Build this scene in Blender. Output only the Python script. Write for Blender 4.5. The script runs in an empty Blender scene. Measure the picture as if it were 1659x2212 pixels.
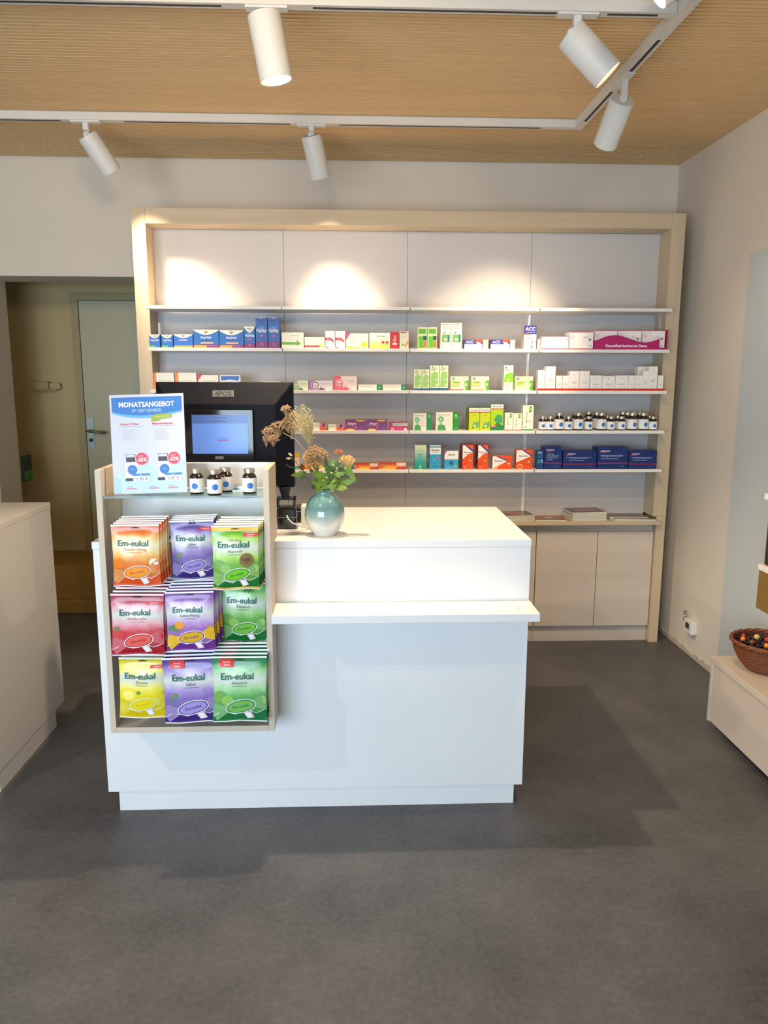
import bpy, bmesh, math, random
from mathutils import Vector, Matrix
random.seed(7)
PI = math.pi
sc = bpy.context.scene
C = bpy.data.collections.new('scene'); sc.collection.children.link(C)

# ------------------------------------------------------------------ camera
FPX, PITCH, YAW, ROLL, CH = 1653.84, math.radians(10.0767), math.radians(2.2835), math.radians(0.1548), 1.4798
FW = Vector((math.sin(YAW)*math.cos(PITCH), math.cos(YAW)*math.cos(PITCH), -math.sin(PITCH)))
_r = Vector((math.cos(YAW), -math.sin(YAW), 0)); _u = _r.cross(FW)
RT = _r*math.cos(ROLL) + _u*math.sin(ROLL); UP = _u*math.cos(ROLL) - _r*math.sin(ROLL)
CP = Vector((0, 0, CH))
cam = bpy.data.cameras.new('camera'); co = bpy.data.objects.new('camera', cam); C.objects.link(co)
cam.sensor_fit = 'HORIZONTAL'; cam.sensor_width = 36; cam.lens = FPX*36/1659; cam.clip_start = .02
M4 = Matrix((RT, UP, -FW)).transposed().to_4x4(); M4.translation = CP; co.matrix_world = M4
sc.camera = co
def at(u, v, Y):
    """point of the plane at depth Y seen at photo position (u, v)"""
    d = FW + RT*((u-829.5)/FPX) - UP*((v-1106)/FPX)
    return CP + d*(Y/d.y)
# ------------------------------------------------------------------ world, light, exposure
sc.view_settings.view_transform = 'Standard'; sc.view_settings.look = 'None'
sc.view_settings.gamma = 1; sc.view_settings.use_curve_mapping = False
sc.view_settings.exposure = -0.22
w = bpy.data.worlds.new('world'); sc.world = w; w.use_nodes = True
w.node_tree.nodes['Background'].inputs[0].default_value = (.62, .78, 1, 1)
w.node_tree.nodes['Background'].inputs[1].default_value = .7
WARM = (1, .78, .52); DAY = (.66, .84, 1.0)
def area(name, loc, target, sx, sy, power, col):
    l = bpy.data.lights.new(name, 'AREA'); l.shape = 'RECTANGLE'; l.size = sx; l.size_y = sy; l.energy = power; l.color = col
    o = bpy.data.objects.new(name, l); C.objects.link(o); o.location = loc
    o.rotation_euler = (Vector(target)-Vector(loc)).to_track_quat('-Z', 'Y').to_euler(); return o
area('daylight_shop_window', (-1.5, -1.45, 1.15), (-.5, 1.6, .1), 2.7, 1.6, 178, DAY)

# ------------------------------------------------------------------ materials
MC = {}
def lin(c):
    return tuple((x/12.92 if x <= .04045 else ((x+.055)/1.055)**2.4) for x in c)
def mat(rgb, rough=.5, metal=0, spec=.5, emit=0, noise=0, scale=(30, 30, 30), bump=0, name=None, coat=0):
    """rgb in display values; noise = amount of procedural colour variation"""
    key = (tuple(round(c, 3) for c in rgb), rough, metal, spec, emit, noise, scale, bump, coat)
    if key in MC: return MC[key]
    m = bpy.data.materials.new(name or 'm'); m.use_nodes = True; N = m.node_tree.nodes; L = m.node_tree.links
    b = N['Principled BSDF']; c = lin(rgb); b.inputs['Base Color'].default_value = (*c, 1)
    b.inputs['Roughness'].default_value = rough; b.inputs['Metallic'].default_value = metal
    b.inputs['Specular IOR Level'].default_value = spec
    if coat: b.inputs['Coat Weight'].default_value = coat; b.inputs['Coat Roughness'].default_value = .08
    if emit:
        b.inputs['Emission Color'].default_value = (*c, 1); b.inputs['Emission Strength'].default_value = emit
    if noise or bump:
        tc = N.new('ShaderNodeTexCoord'); mp = N.new('ShaderNodeMapping'); mp.inputs['Scale'].default_value = scale
        nz = N.new('ShaderNodeTexNoise'); nz.inputs['Scale'].default_value = 1; nz.inputs['Detail'].default_value = 5; nz.inputs['Roughness'].default_value = .6
        L.new(tc.outputs['Object'], mp.inputs[0]); L.new(mp.outputs[0], nz.inputs['Vector'])
        if noise:
            r = N.new('ShaderNodeValToRGB'); r.color_ramp.elements[0].position = .3; r.color_ramp.elements[1].position = .7
            r.color_ramp.elements[0].color = (*[x*(1-noise) for x in c], 1); r.color_ramp.elements[1].color = (*[min(1, x*(1+noise)) for x in c], 1)
            L.new(nz.outputs['Fac'], r.inputs[0]); L.new(r.outputs[0], b.inputs['Base Color'])
        if bump:
            bp = N.new('ShaderNodeBump'); bp.inputs['Strength'].default_value = bump; bp.inputs['Distance'].default_value = .003
            L.new(nz.outputs['Fac'], bp.inputs['Height']); L.new(bp.outputs[0], b.inputs['Normal'])
    MC[key] = m; return m
def gradmat(stops, axis='UV', rough=.4, z0=0, z1=1, name='print', noise=.0, coat=0, warp=0.06):
    """printed / glazed colour gradient along the object's own height"""
    m = bpy.data.materials.new(name); m.use_nodes = True; N = m.node_tree.nodes; L = m.node_tree.links; b = N['Principled BSDF']
    tc = N.new('ShaderNodeTexCoord'); sp = N.new('ShaderNodeSeparateXYZ'); r = N.new('ShaderNodeValToRGB')
    nz = N.new('ShaderNodeTexNoise'); nz.inputs['Scale'].default_value = 5 if axis == 'UV' else 30
    ad = N.new('ShaderNodeMath'); ad.operation = 'MULTIPLY_ADD'; ad.inputs[1].default_value = warp
    if axis == 'UV':
        L.new(tc.outputs['UV'], sp.inputs[0]); L.new(tc.outputs['UV'], nz.inputs['Vector']); src = sp.outputs[1]
    else:
        L.new(tc.outputs['Object'], sp.inputs[0]); L.new(tc.outputs['Object'], nz.inputs['Vector'])
        mr = N.new('ShaderNodeMapRange'); mr.inputs[1].default_value = z0; mr.inputs[2].default_value = z1
        L.new(sp.outputs[2 if axis == 'Z' else 0], mr.inputs[0]); src = mr.outputs[0]
    sb = N.new('ShaderNodeMath'); sb.operation = 'SUBTRACT'; sb.inputs[1].default_value = .5
    L.new(nz.outputs['Fac'], sb.inputs[0]); L.new(sb.outputs[0], ad.inputs[0]); L.new(src, ad.inputs[2]); L.new(ad.outputs[0], r.inputs[0])
    e = r.color_ramp.elements
    while len(e) < len(stops): e.new(.5)
    for k, (p, c) in enumerate(stops): e[k].position = p; e[k].color = (*lin(c), 1)
    L.new(r.outputs[0], b.inputs['Base Color']); b.inputs['Roughness'].default_value = rough
    if coat: b.inputs['Coat Weight'].default_value = coat; b.inputs['Coat Roughness'].default_value = .05
    return m

WHITE = mat((.90, .90, .90), .38, noise=.015, scale=(4, 4, 4), name='white_laminate')
def woodmat(rgb, axis, amt=.10, rough=.5, name='wood', fine=60):
    sc3 = {'x': (1.2, fine*.35, fine), 'z': (fine, fine*.35, 1.2), 'y': (fine, 1.2, fine)}[axis]
    return mat(rgb, rough, noise=amt, scale=sc3, bump=.05, name=name)
OAKV = woodmat((.79, .715, .60), 'z', .07, .48, 'pale_wood_vertical', 30)
OAKH = woodmat((.79, .715, .60), 'x', .07, .48, 'pale_wood_horizontal', 30)
DISPW = woodmat((.80, .735, .66), 'z', .04, .48, 'display_wood', 30)
DOORW = mat((.81, .765, .72), .5, noise=.09, scale=(.8, 3, 9), name='whitewashed_wood')
PLASTER = mat((.87, .83, .775), .85, noise=.02, scale=(2, 2, 2), bump=.04, name='wall_plaster')
PANEL = mat((.79, .773, .77), .42, name='back_panel_white')
SHELF = mat((.93, .91, .89), .42, name='shelf_white')
LAMPW = mat((.86, .85, .83), .45, name='lamp_white')
BLACK = mat((.05, .055, .07), .32, name='black_plastic')
DARKSLOT = mat((.18, .17, .17), .6, name='dark_slot')
STEEL = mat((.75, .75, .74), .28, metal=1, name='steel')
CARD = mat((.93, .925, .90), .5, name='white_card')

# ------------------------------------------------------------------ text cache
TC = {}
def text_mesh(s, bold=.0):
    k = (s, bold)
    if k in TC: return TC[k]
    cu = bpy.data.curves.new('t', 'FONT'); cu.body = s; cu.resolution_u = 2; cu.offset = bold; cu.size = 1
    o = bpy.data.objects.new('t', cu); C.objects.link(o); dg = bpy.context.evaluated_depsgraph_get()
    me = bpy.data.meshes.new_from_object(o.evaluated_get(dg))
    vs = [v.co.copy() for v in me.vertices]; fs = [tuple(p.vertices) for p in me.polygons]
    bpy.data.objects.remove(o); bpy.data.meshes.remove(me)
    x0 = min(v.x for v in vs); x1 = max(v.x for v in vs)
    TC[k] = ([(v.x-x0, v.y) for v in vs], fs, x1-x0); return TC[k]

# ------------------------------------------------------------------ mesh builder
class MB:
    def __init__(s): s.v = []; s.f = []; s.mi = []; s.ms = []; s.sm = []; s.uv = {}
    def mid(s, m):
        if m not in s.ms: s.ms.append(m)
        return s.ms.index(m)
    def add(s, vs, fs, m, smooth=False, T=None):
        b = len(s.v); s.v += [tuple(T @ Vector(p)) if T else tuple(p) for p in vs]; k = s.mid(m)
        for f in fs: s.f.append(tuple(b+i for i in f)); s.mi.append(k); s.sm.append(smooth)
        return b
    def box(s, x0, x1, y0, y1, z0, z1, m, T=None):
        vs = [(x, y, z) for x in (x0, x1) for y in (y0, y1) for z in (z0, z1)]
        fs = [(0, 1, 3, 2), (4, 6, 7, 5), (0, 4, 5, 1), (2, 3, 7, 6), (0, 2, 6, 4), (1, 5, 7, 3)]
        s.add(vs, fs, m, T=T)
    def prism(s, pts, y0, y1, m, axis='y', T=None):
        """outline pts in xz (axis y) / yz (axis x) / xy (axis z), extruded"""
        n = len(pts)
        mk = {'y': lambda a, b, t: (a, t, b), 'x': lambda a, b, t: (t, a, b), 'z': lambda a, b, t: (a, b, t)}[axis]
        vs = [mk(a, b, y0) for a, b in pts] + [mk(a, b, y1) for a, b in pts]
        fs = [tuple(range(n)), tuple(range(2*n-1, n-1, -1))] + [(i, i+n, (i+1) % n+n, (i+1) % n) for i in range(n)]
        s.add(vs, fs, m, T=T)
    def lathe(s, prof, m, n=24, c=(0, 0, 0), T=None, smooth=True, ang=35):
        """prof: list of (r, z); hard corners are split"""
        segs = [[prof[0]]]
        for i in range(1, len(prof)):
            segs[-1].append(prof[i])
            if i < len(prof)-1:
                a = Vector((prof[i][0]-prof[i-1][0], prof[i][1]-prof[i-1][1])); b = Vector((prof[i+1][0]-prof[i][0], prof[i+1][1]-prof[i][1]))
                if a.length > 1e-9 and b.length > 1e-9 and a.angle(b) > math.radians(ang): segs.append([prof[i]])
        for sg in segs:
            vs = []; fs = []
            for r, z in sg:
                for k in range(n): t = 2*PI*k/n; vs.append((c[0]+r*math.cos(t), c[1]+r*math.sin(t), c[2]+z))
            for i in range(len(sg)-1):
                for k in range(n): fs.append((i*n+k, i*n+(k+1) % n, (i+1)*n+(k+1) % n, (i+1)*n+k))
            s.add(vs, fs, m, smooth, T)
    def tube(s, pts, r, m, n=8, taper=None, cap=True):
        pts = [Vector(p) for p in pts]; R = []; vs = []; fs = []
        for i, p in enumerate(pts):
            d = (pts[min(i+1, len(pts)-1)]-pts[max(i-1, 0)]).normalized()
            a = d.cross(Vector((0, 0, 1)));
            if a.length < .15: a = d.cross(Vector((0, 1, 0)))
            a.normalize(); b = d.cross(a)
            rr = r*(1-(1-(taper or 1))*i/max(1, len(pts)-1))
            for k in range(n): t = 2*PI*k/n; vs.append(p+a*(rr*math.cos(t))+b*(rr*math.sin(t)))
        for i in range(len(pts)-1):
            for k in range(n): fs.append((i*n+k, i*n+(k+1) % n, (i+1)*n+(k+1) % n, (i+1)*n+k))
        if cap: fs.append(tuple(range(n-1, -1, -1))); fs.append(tuple(range((len(pts)-1)*n, len(pts)*n)))
        s.add(vs, fs, m, True)
    # flat printing on a surface given by fn(a, b) -> 3D  (a, b metres on the face, lift = layer)
    def shape(s, pts, m, fn, cuts=0):
        bm = bmesh.new(); vv = [bm.verts.new((a, b, 0)) for a, b in pts]; bm.faces.new(vv)
        if cuts:
            bmesh.ops.triangulate(bm, faces=bm.faces[:])
            bmesh.ops.subdivide_edges(bm, edges=bm.edges[:], cuts=cuts, use_grid_fill=True)
        bm.verts.index_update(); vs = [fn(v.co.x, v.co.y) for v in bm.verts]; fs = [tuple(v.index for v in f.verts) for f in bm.faces]
        bm.free(); s.add(vs, fs, m)
    def text(s, t, a, b, h, m, fn, al='c', bold=0, wmax=None, rot=0, slant=0):
        vs, fs, w_ = text_mesh(t, bold); k = h/.73; kx = k
        if wmax and w_*k > wmax: kx = wmax/w_
        off = {'c': -w_*kx/2, 'l': 0, 'r': -w_*kx}[al]
        out = []
        for x, y in vs:
            xx = x*kx+off; yy = y*k-h/2
            out.append(fn(a-yy, b+xx) if rot else fn(a+xx*1+slant*yy, b+yy+slant*0))
        s.add(out, fs, m)
    def build(s, name, parent=None, bevel=0, loc=None, **tags):
        me = bpy.data.meshes.new(name); me.from_pydata(s.v, [], s.f)
        for m in s.ms: me.materials.append(m)
        me.polygons.foreach_set('material_index', s.mi); me.polygons.foreach_set('use_smooth', s.sm)
        if s.uv:
            ul = me.uv_layers.new(name='UVMap')
            for li, l in enumerate(me.loops): ul.data[li].uv = s.uv.get(l.vertex_index, (0, 0))
        me.validate(); me.update()
        bm = bmesh.new(); bm.from_mesh(me)
        o = bpy.data.objects.new(name, me); bm.free(); C.objects.link(o)
        if loc: o.location = loc
        if parent: o.parent = parent
        if bevel:
            b = o.modifiers.new('bevel', 'BEVEL'); b.width = bevel; b.segments = 2; b.limit_method = 'ANGLE'; b.angle_limit = math.radians(40)
        for k, v in tags.items(): o[k] = v
        return o
def ell(cx, cz, rx, rz, n=20, a0=0):
    return [(cx+rx*math.cos(a0+2*PI*k/n), cz+rz*math.sin(a0+2*PI*k/n)) for k in range(n)]
def thing(name, label, cat, loc=(0, 0, 0), rz=0, group=None):
    o = bpy.data.objects.new(name, None); C.objects.link(o); o.location = loc; o.rotation_euler = (0, 0, rz); o.empty_display_size = .05
    o['label'] = label; o['category'] = cat
    if group: o['group'] = group
    return o
def struct(name, mb, bevel=0):
    o = mb.build(name, bevel=bevel); o['kind'] = 'structure'; return o
def dup(root, loc, rz=0, label=None, group=None):
    r = root.copy(); C.objects.link(r); r.location = loc; r.rotation_euler = (0, 0, rz)
    if label: r['label'] = label
    if group: r['group'] = group
    for ch in list(root.children):
        c = ch.copy(); C.objects.link(c); c.parent = r
        for g in list(ch.children): d = g.copy(); C.objects.link(d); d.parent = c
    return r
def frontface(x, y, z):
    """a flat upright face at depth y, facing the viewer; each call lifts a little"""
    st = [0]
    def mk():
        st[0] += 1; k = st[0]*.00025
        return lambda a, b: (x+a, y-k, z+b)
    return mk

# ================================================================== SETTING
ZC, YW, XR = 2.632, 4.44, 1.8076
XL, YF = -3.4, -1.7
# floor
fm = bpy.data.materials.new('anthracite_floor'); fm.use_nodes = True; N = fm.node_tree.nodes; L = fm.node_tree.links; b = N['Principled BSDF']
tc = N.new('ShaderNodeTexCoord'); n1 = N.new('ShaderNodeTexNoise'); n1.inputs['Scale'].default_value = 2.2; n1.inputs['Detail'].default_value = 8; n1.inputs['Roughness'].default_value = .65
n2 = N.new('ShaderNodeTexNoise'); n2.inputs['Scale'].default_value = 60; n2.inputs['Detail'].default_value = 6
mx = N.new('ShaderNodeMath'); mx.operation = 'MULTIPLY_ADD'; mx.inputs[1].default_value = .45
r = N.new('ShaderNodeValToRGB'); r.color_ramp.elements[0].position = .45; r.color_ramp.elements[0].color = (*lin((.255, .255, .265)), 1)
r.color_ramp.elements[1].position = .95; r.color_ramp.elements[1].color = (*lin((.40, .39, .395)), 1)
L.new(tc.outputs['Object'], n1.inputs['Vector']); L.new(tc.outputs['Object'], n2.inputs['Vector'])
L.new(n2.outputs['Fac'], mx.inputs[0]); L.new(n1.outputs['Fac'], mx.inputs[2]); L.new(mx.outputs[0], r.inputs[0]); L.new(r.outputs[0], b.inputs['Base Color'])
b.inputs['Roughness'].default_value = .42; b.inputs['Specular IOR Level'].default_value = .35
bp = N.new('ShaderNodeBump'); bp.inputs['Strength'].default_value = .06; bp.inputs['Distance'].default_value = .002
L.new(n2.outputs['Fac'], bp.inputs['Height']); L.new(bp.outputs[0], b.inputs['Normal'])
mb = MB(); mb.box(XL-.2, XR+.2, YF-.2, 6.0, -.1, 0, fm); struct('floor', mb)
# ceiling of fine grooved slats
CEIL = mat((.88, .735, .53), .6, noise=.05, scale=(.6, 14, 14), name='slatted_ceiling_wood')
CEILD = mat((.30, .20, .11), .7, name='groove_wood')
mb = MB(); P_ = .0262; y = YF-.2; nb = 0
mb.box(XL-.2, XR+.2, YF-.2, YW+.3, ZC+.012, ZC+.08, CEILD)
tile = [XL-.2, -2.0, -.8, .4, 1.6, XR+.2]
while y < YW:
    mb.box(XL-.2, XR+.2, y, min(y+P_-.0078, YW), ZC, ZC+.014, CEIL); y += P_
struct('ceiling', mb)
# walls
mb = MB()
mb.box(XL, -2.03, YW, 4.72, 0, ZC+.02, PLASTER)
mb.box(-1.09, XR+.2, YW, 4.72, 0, ZC+.02, PLASTER)
mb.box(-2.03, -1.09, YW, 4.72, 2.015, ZC+.02, PLASTER)
struct('wall_back', mb)
mb = MB(); mb.box(XR, XR+.2, YF-.2, YW, 0, ZC+.02, PLASTER)
# rough torn plaster edge along the floor
rp = mat((.76, .71, .64), .95, noise=.10, scale=(20, 20, 20), bump=.6, name='rough_plaster')
yy = 3.0; pts = []
while yy < 4.44: pts.append((yy, .018+.022*random.random())); yy += .035
pts = [(3.0, 0)] + pts + [(4.43, .04), (4.43, 0)]
mb.prism(pts, XR-.006, XR+.01, rp, 'x')
struct('wall_right', mb)
mb = MB(); mb.box(XL-.2, XL, YF-.2, YW, 0, ZC+.02, PLASTER); struct('wall_left', mb)
mb = MB(); WX0, WX1, WZ0, WZ1 = -3.1, 1.0, .25, 2.45
mb.box(XL, WX0, YF-.2, YF, 0, ZC+.02, PLASTER); mb.box(WX1, XR, YF-.2, YF, 0, ZC+.02, PLASTER)
mb.box(WX0, WX1, YF-.2, YF, 0, WZ0, PLASTER); mb.box(WX0, WX1, YF-.2, YF, WZ1, ZC+.02, PLASTER)
struct('wall_front', mb)
fr = mat((.30, .31, .33), .4, name='window_frame_grey')
mb = MB()
for x in (WX0, -1.75, -.4, WX1-.06): mb.box(x, x+.06, YF-.12, YF-.05, WZ0, WZ1, fr)
mb.box(WX0, WX1, YF-.12, YF-.05, WZ0, WZ0+.06, fr); mb.box(WX0, WX1, YF-.12, YF-.05, WZ1-.06, WZ1, fr)
struct('window_1', mb)
# hallway behind the opening
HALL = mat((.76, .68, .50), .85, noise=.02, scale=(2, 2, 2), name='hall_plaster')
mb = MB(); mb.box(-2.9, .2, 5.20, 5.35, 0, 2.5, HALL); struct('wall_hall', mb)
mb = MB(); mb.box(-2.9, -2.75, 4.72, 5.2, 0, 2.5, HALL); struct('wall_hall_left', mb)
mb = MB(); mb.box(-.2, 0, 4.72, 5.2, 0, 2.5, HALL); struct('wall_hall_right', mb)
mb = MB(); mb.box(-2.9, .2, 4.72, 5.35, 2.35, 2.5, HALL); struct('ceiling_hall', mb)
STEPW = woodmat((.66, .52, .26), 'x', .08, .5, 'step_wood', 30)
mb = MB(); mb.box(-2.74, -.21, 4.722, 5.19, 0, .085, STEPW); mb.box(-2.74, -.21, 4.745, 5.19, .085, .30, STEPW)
s_ = mb.build('hall_step', bevel=.003, label='light wooden step up into the hallway behind the opening', category='step')
mb = MB(); mb.box(-2.74, -1.83, 5.185, 5.2, .30, .37, mat((.76, .70, .52), .6)); struct('baseboard_hall', mb)
# hall door
t = thing('door_1', '', ''); del t['label'], t['category']; t['kind'] = 'structure'
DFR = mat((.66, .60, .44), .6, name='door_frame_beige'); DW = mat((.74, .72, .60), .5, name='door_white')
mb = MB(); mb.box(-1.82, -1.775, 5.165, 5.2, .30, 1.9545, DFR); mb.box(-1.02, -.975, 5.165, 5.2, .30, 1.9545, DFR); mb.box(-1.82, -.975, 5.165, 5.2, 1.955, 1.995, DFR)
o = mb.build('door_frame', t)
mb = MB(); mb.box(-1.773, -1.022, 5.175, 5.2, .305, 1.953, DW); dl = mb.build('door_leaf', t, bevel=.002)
hd = MB(); hm = mat((.62, .66, .66), .35, metal=.6)
hd.box(-1.765, -1.722, 5.168, 5.175, 1.0, 1.20, hm); hd.tube([(-1.745, 5.17, 1.118), (-1.745, 5.12, 1.118), (-1.735, 5.115, 1.116), (-1.63, 5.115, 1.106)], .009, mat((.55, .50, .36), .35, metal=.6))
hd.lathe([(0, -.006), (.012, -.006), (.012, .006), (0, .006)], DARKSLOT, 14, T=Matrix.Translation((-1.742, 5.162, 1.055)) @ Matrix.Rotation(PI/2, 4, 'X'))
hd.build('door_handle', dl)
# hallway fittings
mb = MB(); bm_ = mat((.70, .62, .42), .6, name='beige_rail')
mb.box(-2.085, -1.99, 5.14, 5.2, 1.385, 1.437, bm_); mb.box(-1.99, -1.92, 5.16, 5.2, 1.388, 1.428, mat((.72, .66, .50), .6)); mb.box(-2.075, -1.93, 5.13, 5.15, 1.382, 1.390, bm_)
mb.build('wall_box', bevel=.003, label='small beige box fitting on the hallway wall left of the door', category='wall fitting')
mb = MB(); gm = mat((.10, .30, .12), .5, name='green_plastic')
mb.box(-2.03, -2.016, 4.735, 4.86, .835, .99, mat((.08, .16, .07), .5)); mb.box(-2.0165, -2.012, 4.745, 4.85, .842, .90, mat((.16, .50, .12), .5))
mb.build('wall_sign', label='narrow dark green sign edge-on beside the hallway opening', category='sign')

# ------------------------------------------------------------------ right wall unit
UNITW = mat((.76, .79, .80), .45, noise=.03, scale=(1, 1, 3), name='grey_white_board')
t = thing('wall_panel', 'tall pale grey panel fixed to the right wall behind the bench', 'wall panel')
mb = MB(); mb.box(1.775, XR-.001, 1.2, 3.50, .02, 2.02, UNITW); mb.build('board', t, bevel=.002)
mb = MB(); mb.box(1.801, XR-.001, 3.501, 3.528, .02, 2.02, mat((.30, .28, .27), .6)); mb.build('edge_gap', t)
BENCH = mat((.80, .74, .68), .5, noise=.07, scale=(4, .9, 9), bump=.04, name='bench_board')
t = thing('floating_bench', 'pale wood wall-hung bench holding the wicker basket at the right', 'bench')
mb = MB(); mb.box(1.496, XR-.035, 1.2, 3.0, .300, .328, BENCH); mb.build('top', t, bevel=.0015)
mb = MB(); mb.box(1.503, 1.522, 1.2, 2.975, .045, .299, BENCH); mb.build('front_panel', t, bevel=.0015)
mb = MB(); mb.box(1.496, XR-.035, 2.98, 3.0, .045, .299, BENCH); mb.build('side_panel', t, bevel=.0015)
mb = MB(); mb.box(1.53, XR-.035, 1.2, 2.97, .05, .07, BENCH); mb.build('bottom', t)
t = thing('display_cabinet', 'black-backed wall display with white shelves and a wooden drawer, cut off at the right edge', 'display cabinet')
UX0, UY = 1.55, 2.80
for z in (.752, 1.025, 1.30):
    mb = MB(); mb.box(UX0, 1.774, 1.2, UY, z, z+.022, SHELF); mb.build('shelf', t, bevel=.0015)
mb = MB(); mb.box(1.755, 1.774, 1.2, UY-.012, .775, 1.6, mat((.02, .015, .015), .35)); mb.build('back_panel', t)
mb = MB(); mb.box(UX0+.005, 1.774, 1.2, UY, .60, .7515, woodmat((.52, .40, .18), 'y', .3, .5, 'olive_wood', 14)); mb.build('drawer', t, bevel=.002)
k = 0
for (y_, z_) in ((2.73, .775), (2.60, .775), (2.72, 1.048)):
    mb = MB(); mb.box(1.565, 1.74, y_-.055, y_+.055, z_, z_+.20, mat((.03, .02, .02), .3, coat=.5))
    f = lambda a, b_: (1.5645, y_-a, z_+b_)
    mb.shape([(-.030, .02), (-.012, .02), (-.02, .17), (-.032, .17)], mat((.85, .8, .78), .5), f)
    mb.text('M', .025, .06, .03, mat((.9, .9, .9), .5), f)
    mb.build('gift_carton', label=['black carton with a white stripe on the lower display shelf, nearest the panel', 'black carton with a white stripe further right on the lower display shelf', 'black carton standing on the upper display shelf at the right edge'][k], category='carton', group='black cartons in the wall display'); k += 1
# wall socket
t = thing('wall_socket', 'white socket with loose cable ends low on the right wall', 'socket')
mb = MB(); mb.box(XR-.035, XR, 3.80, 3.89, .135, .205, mat((.88, .87, .86), .4)); mb.build('housing', t, bevel=.004)
mb = MB(); mb.box(XR-.037, XR-.034, 3.825, 3.865, .16, .19, DARKSLOT); mb.build('opening', t)
for a in (.225, .19): 
    mb = MB(); mb.tube([(XR-.01, 3.93, a), (XR-.02, 3.92, a+.004), (XR-.028, 3.905, a-.004)], .006, mat((.5, .48, .46), .5)); mb.build('cable_end', t)

# ------------------------------------------------------------------ left counter
t = thing('side_counter', 'white side counter cut off by the left edge of the picture', 'counter')
mb = MB(); mb.box(-2.3, -1.2725, 2.56, 3.215, .075, .93, mat((.77, .755, .74), .42, noise=.015, scale=(4, 4, 4))); mb.build('body', t, bevel=.0015)
mb = MB(); mb.box(-2.3, -1.2715, 2.555, 3.218, .9302, .955, mat((.77, .755, .74), .42, noise=.015, scale=(4, 4, 4))); mb.build('countertop', t, bevel=.0015)
mb = MB(); mb.box(-2.27, -1.276, 2.592, 3.122, 0, .0748, mat((.77, .755, .74), .42, noise=.015, scale=(4, 4, 4))); mb.build('plinth', t)

# ------------------------------------------------------------------ main counter
t = thing('sales_counter', 'white sales counter standing in the middle of the shop', 'counter')
mb = MB(); mb.box(-.8444, .584, 2.450, 3.08, .0732, .925, WHITE); mb.build('body', t, bevel=.0012)
mb = MB(); mb.box(-.8466, .5854, 2.4485, 3.0926, .9255, .950, WHITE); mb.build('countertop', t, bevel=.0012)
mb = MB(); mb.box(-.811, .5563, 2.458, 3.05, 0, .0730, WHITE); mb.build('plinth', t)
t = thing('bag_ledge', 'white ledge projecting from the front of the sales counter', 'ledge')
mb = MB(); mb.box(-.2573, .5854, 2.2977, 2.4495, .7171, .7431, WHITE); mb.build('board', t, bevel=.0012)
mb = MB(); mb.lathe([(0, .0003), (.003, .0003)], DARKSLOT, 10, c=(.53, 2.36, .7431)); mb.build('screw', t)

# ------------------------------------------------------------------ display case on the counter front
t = thing('counter_display', 'pale wood open display case on the counter front filled with candy bags', 'display case')
DX0, DX1, DY, DYB = -.780, -.258, 2.32, 2.449
side = [(DY, .352), (DYB-.001, .352), (DYB-.001, .9515), (2.53, .9515), (2.53, 1.199), (DY, 1.199)]
mb = MB(); mb.prism(side, DX0, DX0+.0185, DISPW, 'x'); mb.build('side_panel', t, bevel=.0012)
mb = MB(); mb.prism(side, DX1-.0185, DX1, DISPW, 'x'); mb.build('side_panel', t, bevel=.0012)
mb = MB(); mb.box(DX0+.0187, DX1-.0187, DY, DYB-.001, .352, .3705, DISPW); mb.build('bottom_panel', t, bevel=.0012)
BACKP = mat((.80, .83, .86), .4, name='slat_panel')
mb = MB(); mb.box(DX0+.0187, DX1-.0187, 2.440, DYB-.001, .371, .950, BACKP)
for z in (.585, .775, .96): mb.box(DX0+.0187, DX1-.0187, 2.4385, 2.4402, z, z+.012, mat((.50, .54, .58), .5))
mb.build('slat_panel', t)
mb = MB(); mb.box(DX0+.0187, DX1-.0187, 2.510, 2.529, .9515, 1.199, mat((.92, .92, .92), .4)); mb.build('back_panel', t, bevel=.0012)
g = bpy.data.materials.new('shelf_glass'); g.use_nodes = True; b = g.node_tree.nodes['Principled BSDF']
b.inputs['Base Color'].default_value = (.70, .93, .84, 1); b.inputs['Transmission Weight'].default_value = 1; b.inputs['Roughness'].default_value = .02; b.inputs['IOR'].default_value = 1.45
GZ = 1.117
mb = MB(); mb.box(DX0+.019, DX1-.019, 2.328, 2.509, GZ-.006, GZ, g); gs = mb.build('glass_shelf', t)
for x in (-.675, -.373):
    mb = MB(); mb.box(x-.021, x+.021, 2.470, 2.5095, GZ-.014, GZ-.0065, STEEL); mb.box(x-.021, x+.021, 2.4995, 2.5095, GZ-.006, GZ+.008, STEEL); mb.build('shelf_clip', t, bevel=.001)
hooks = [(-.665, 1.024), (-.497, 1.036), (-.366, 1.024), (-.672, .80), (-.505, .808), (-.338, .812), (-.665, .602), (-.517, .602), (-.37, .602)]
for hx, hz in hooks:
    mb = MB()
    for s2 in (-.007, .007): mb.tube([(hx+s2, 2.437, hz), (hx+s2, 2.335, hz-.002), (hx+s2*.6, 2.322, hz+.008)], .0013, STEEL, 6)
    mb.build('hook', t)

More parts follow.
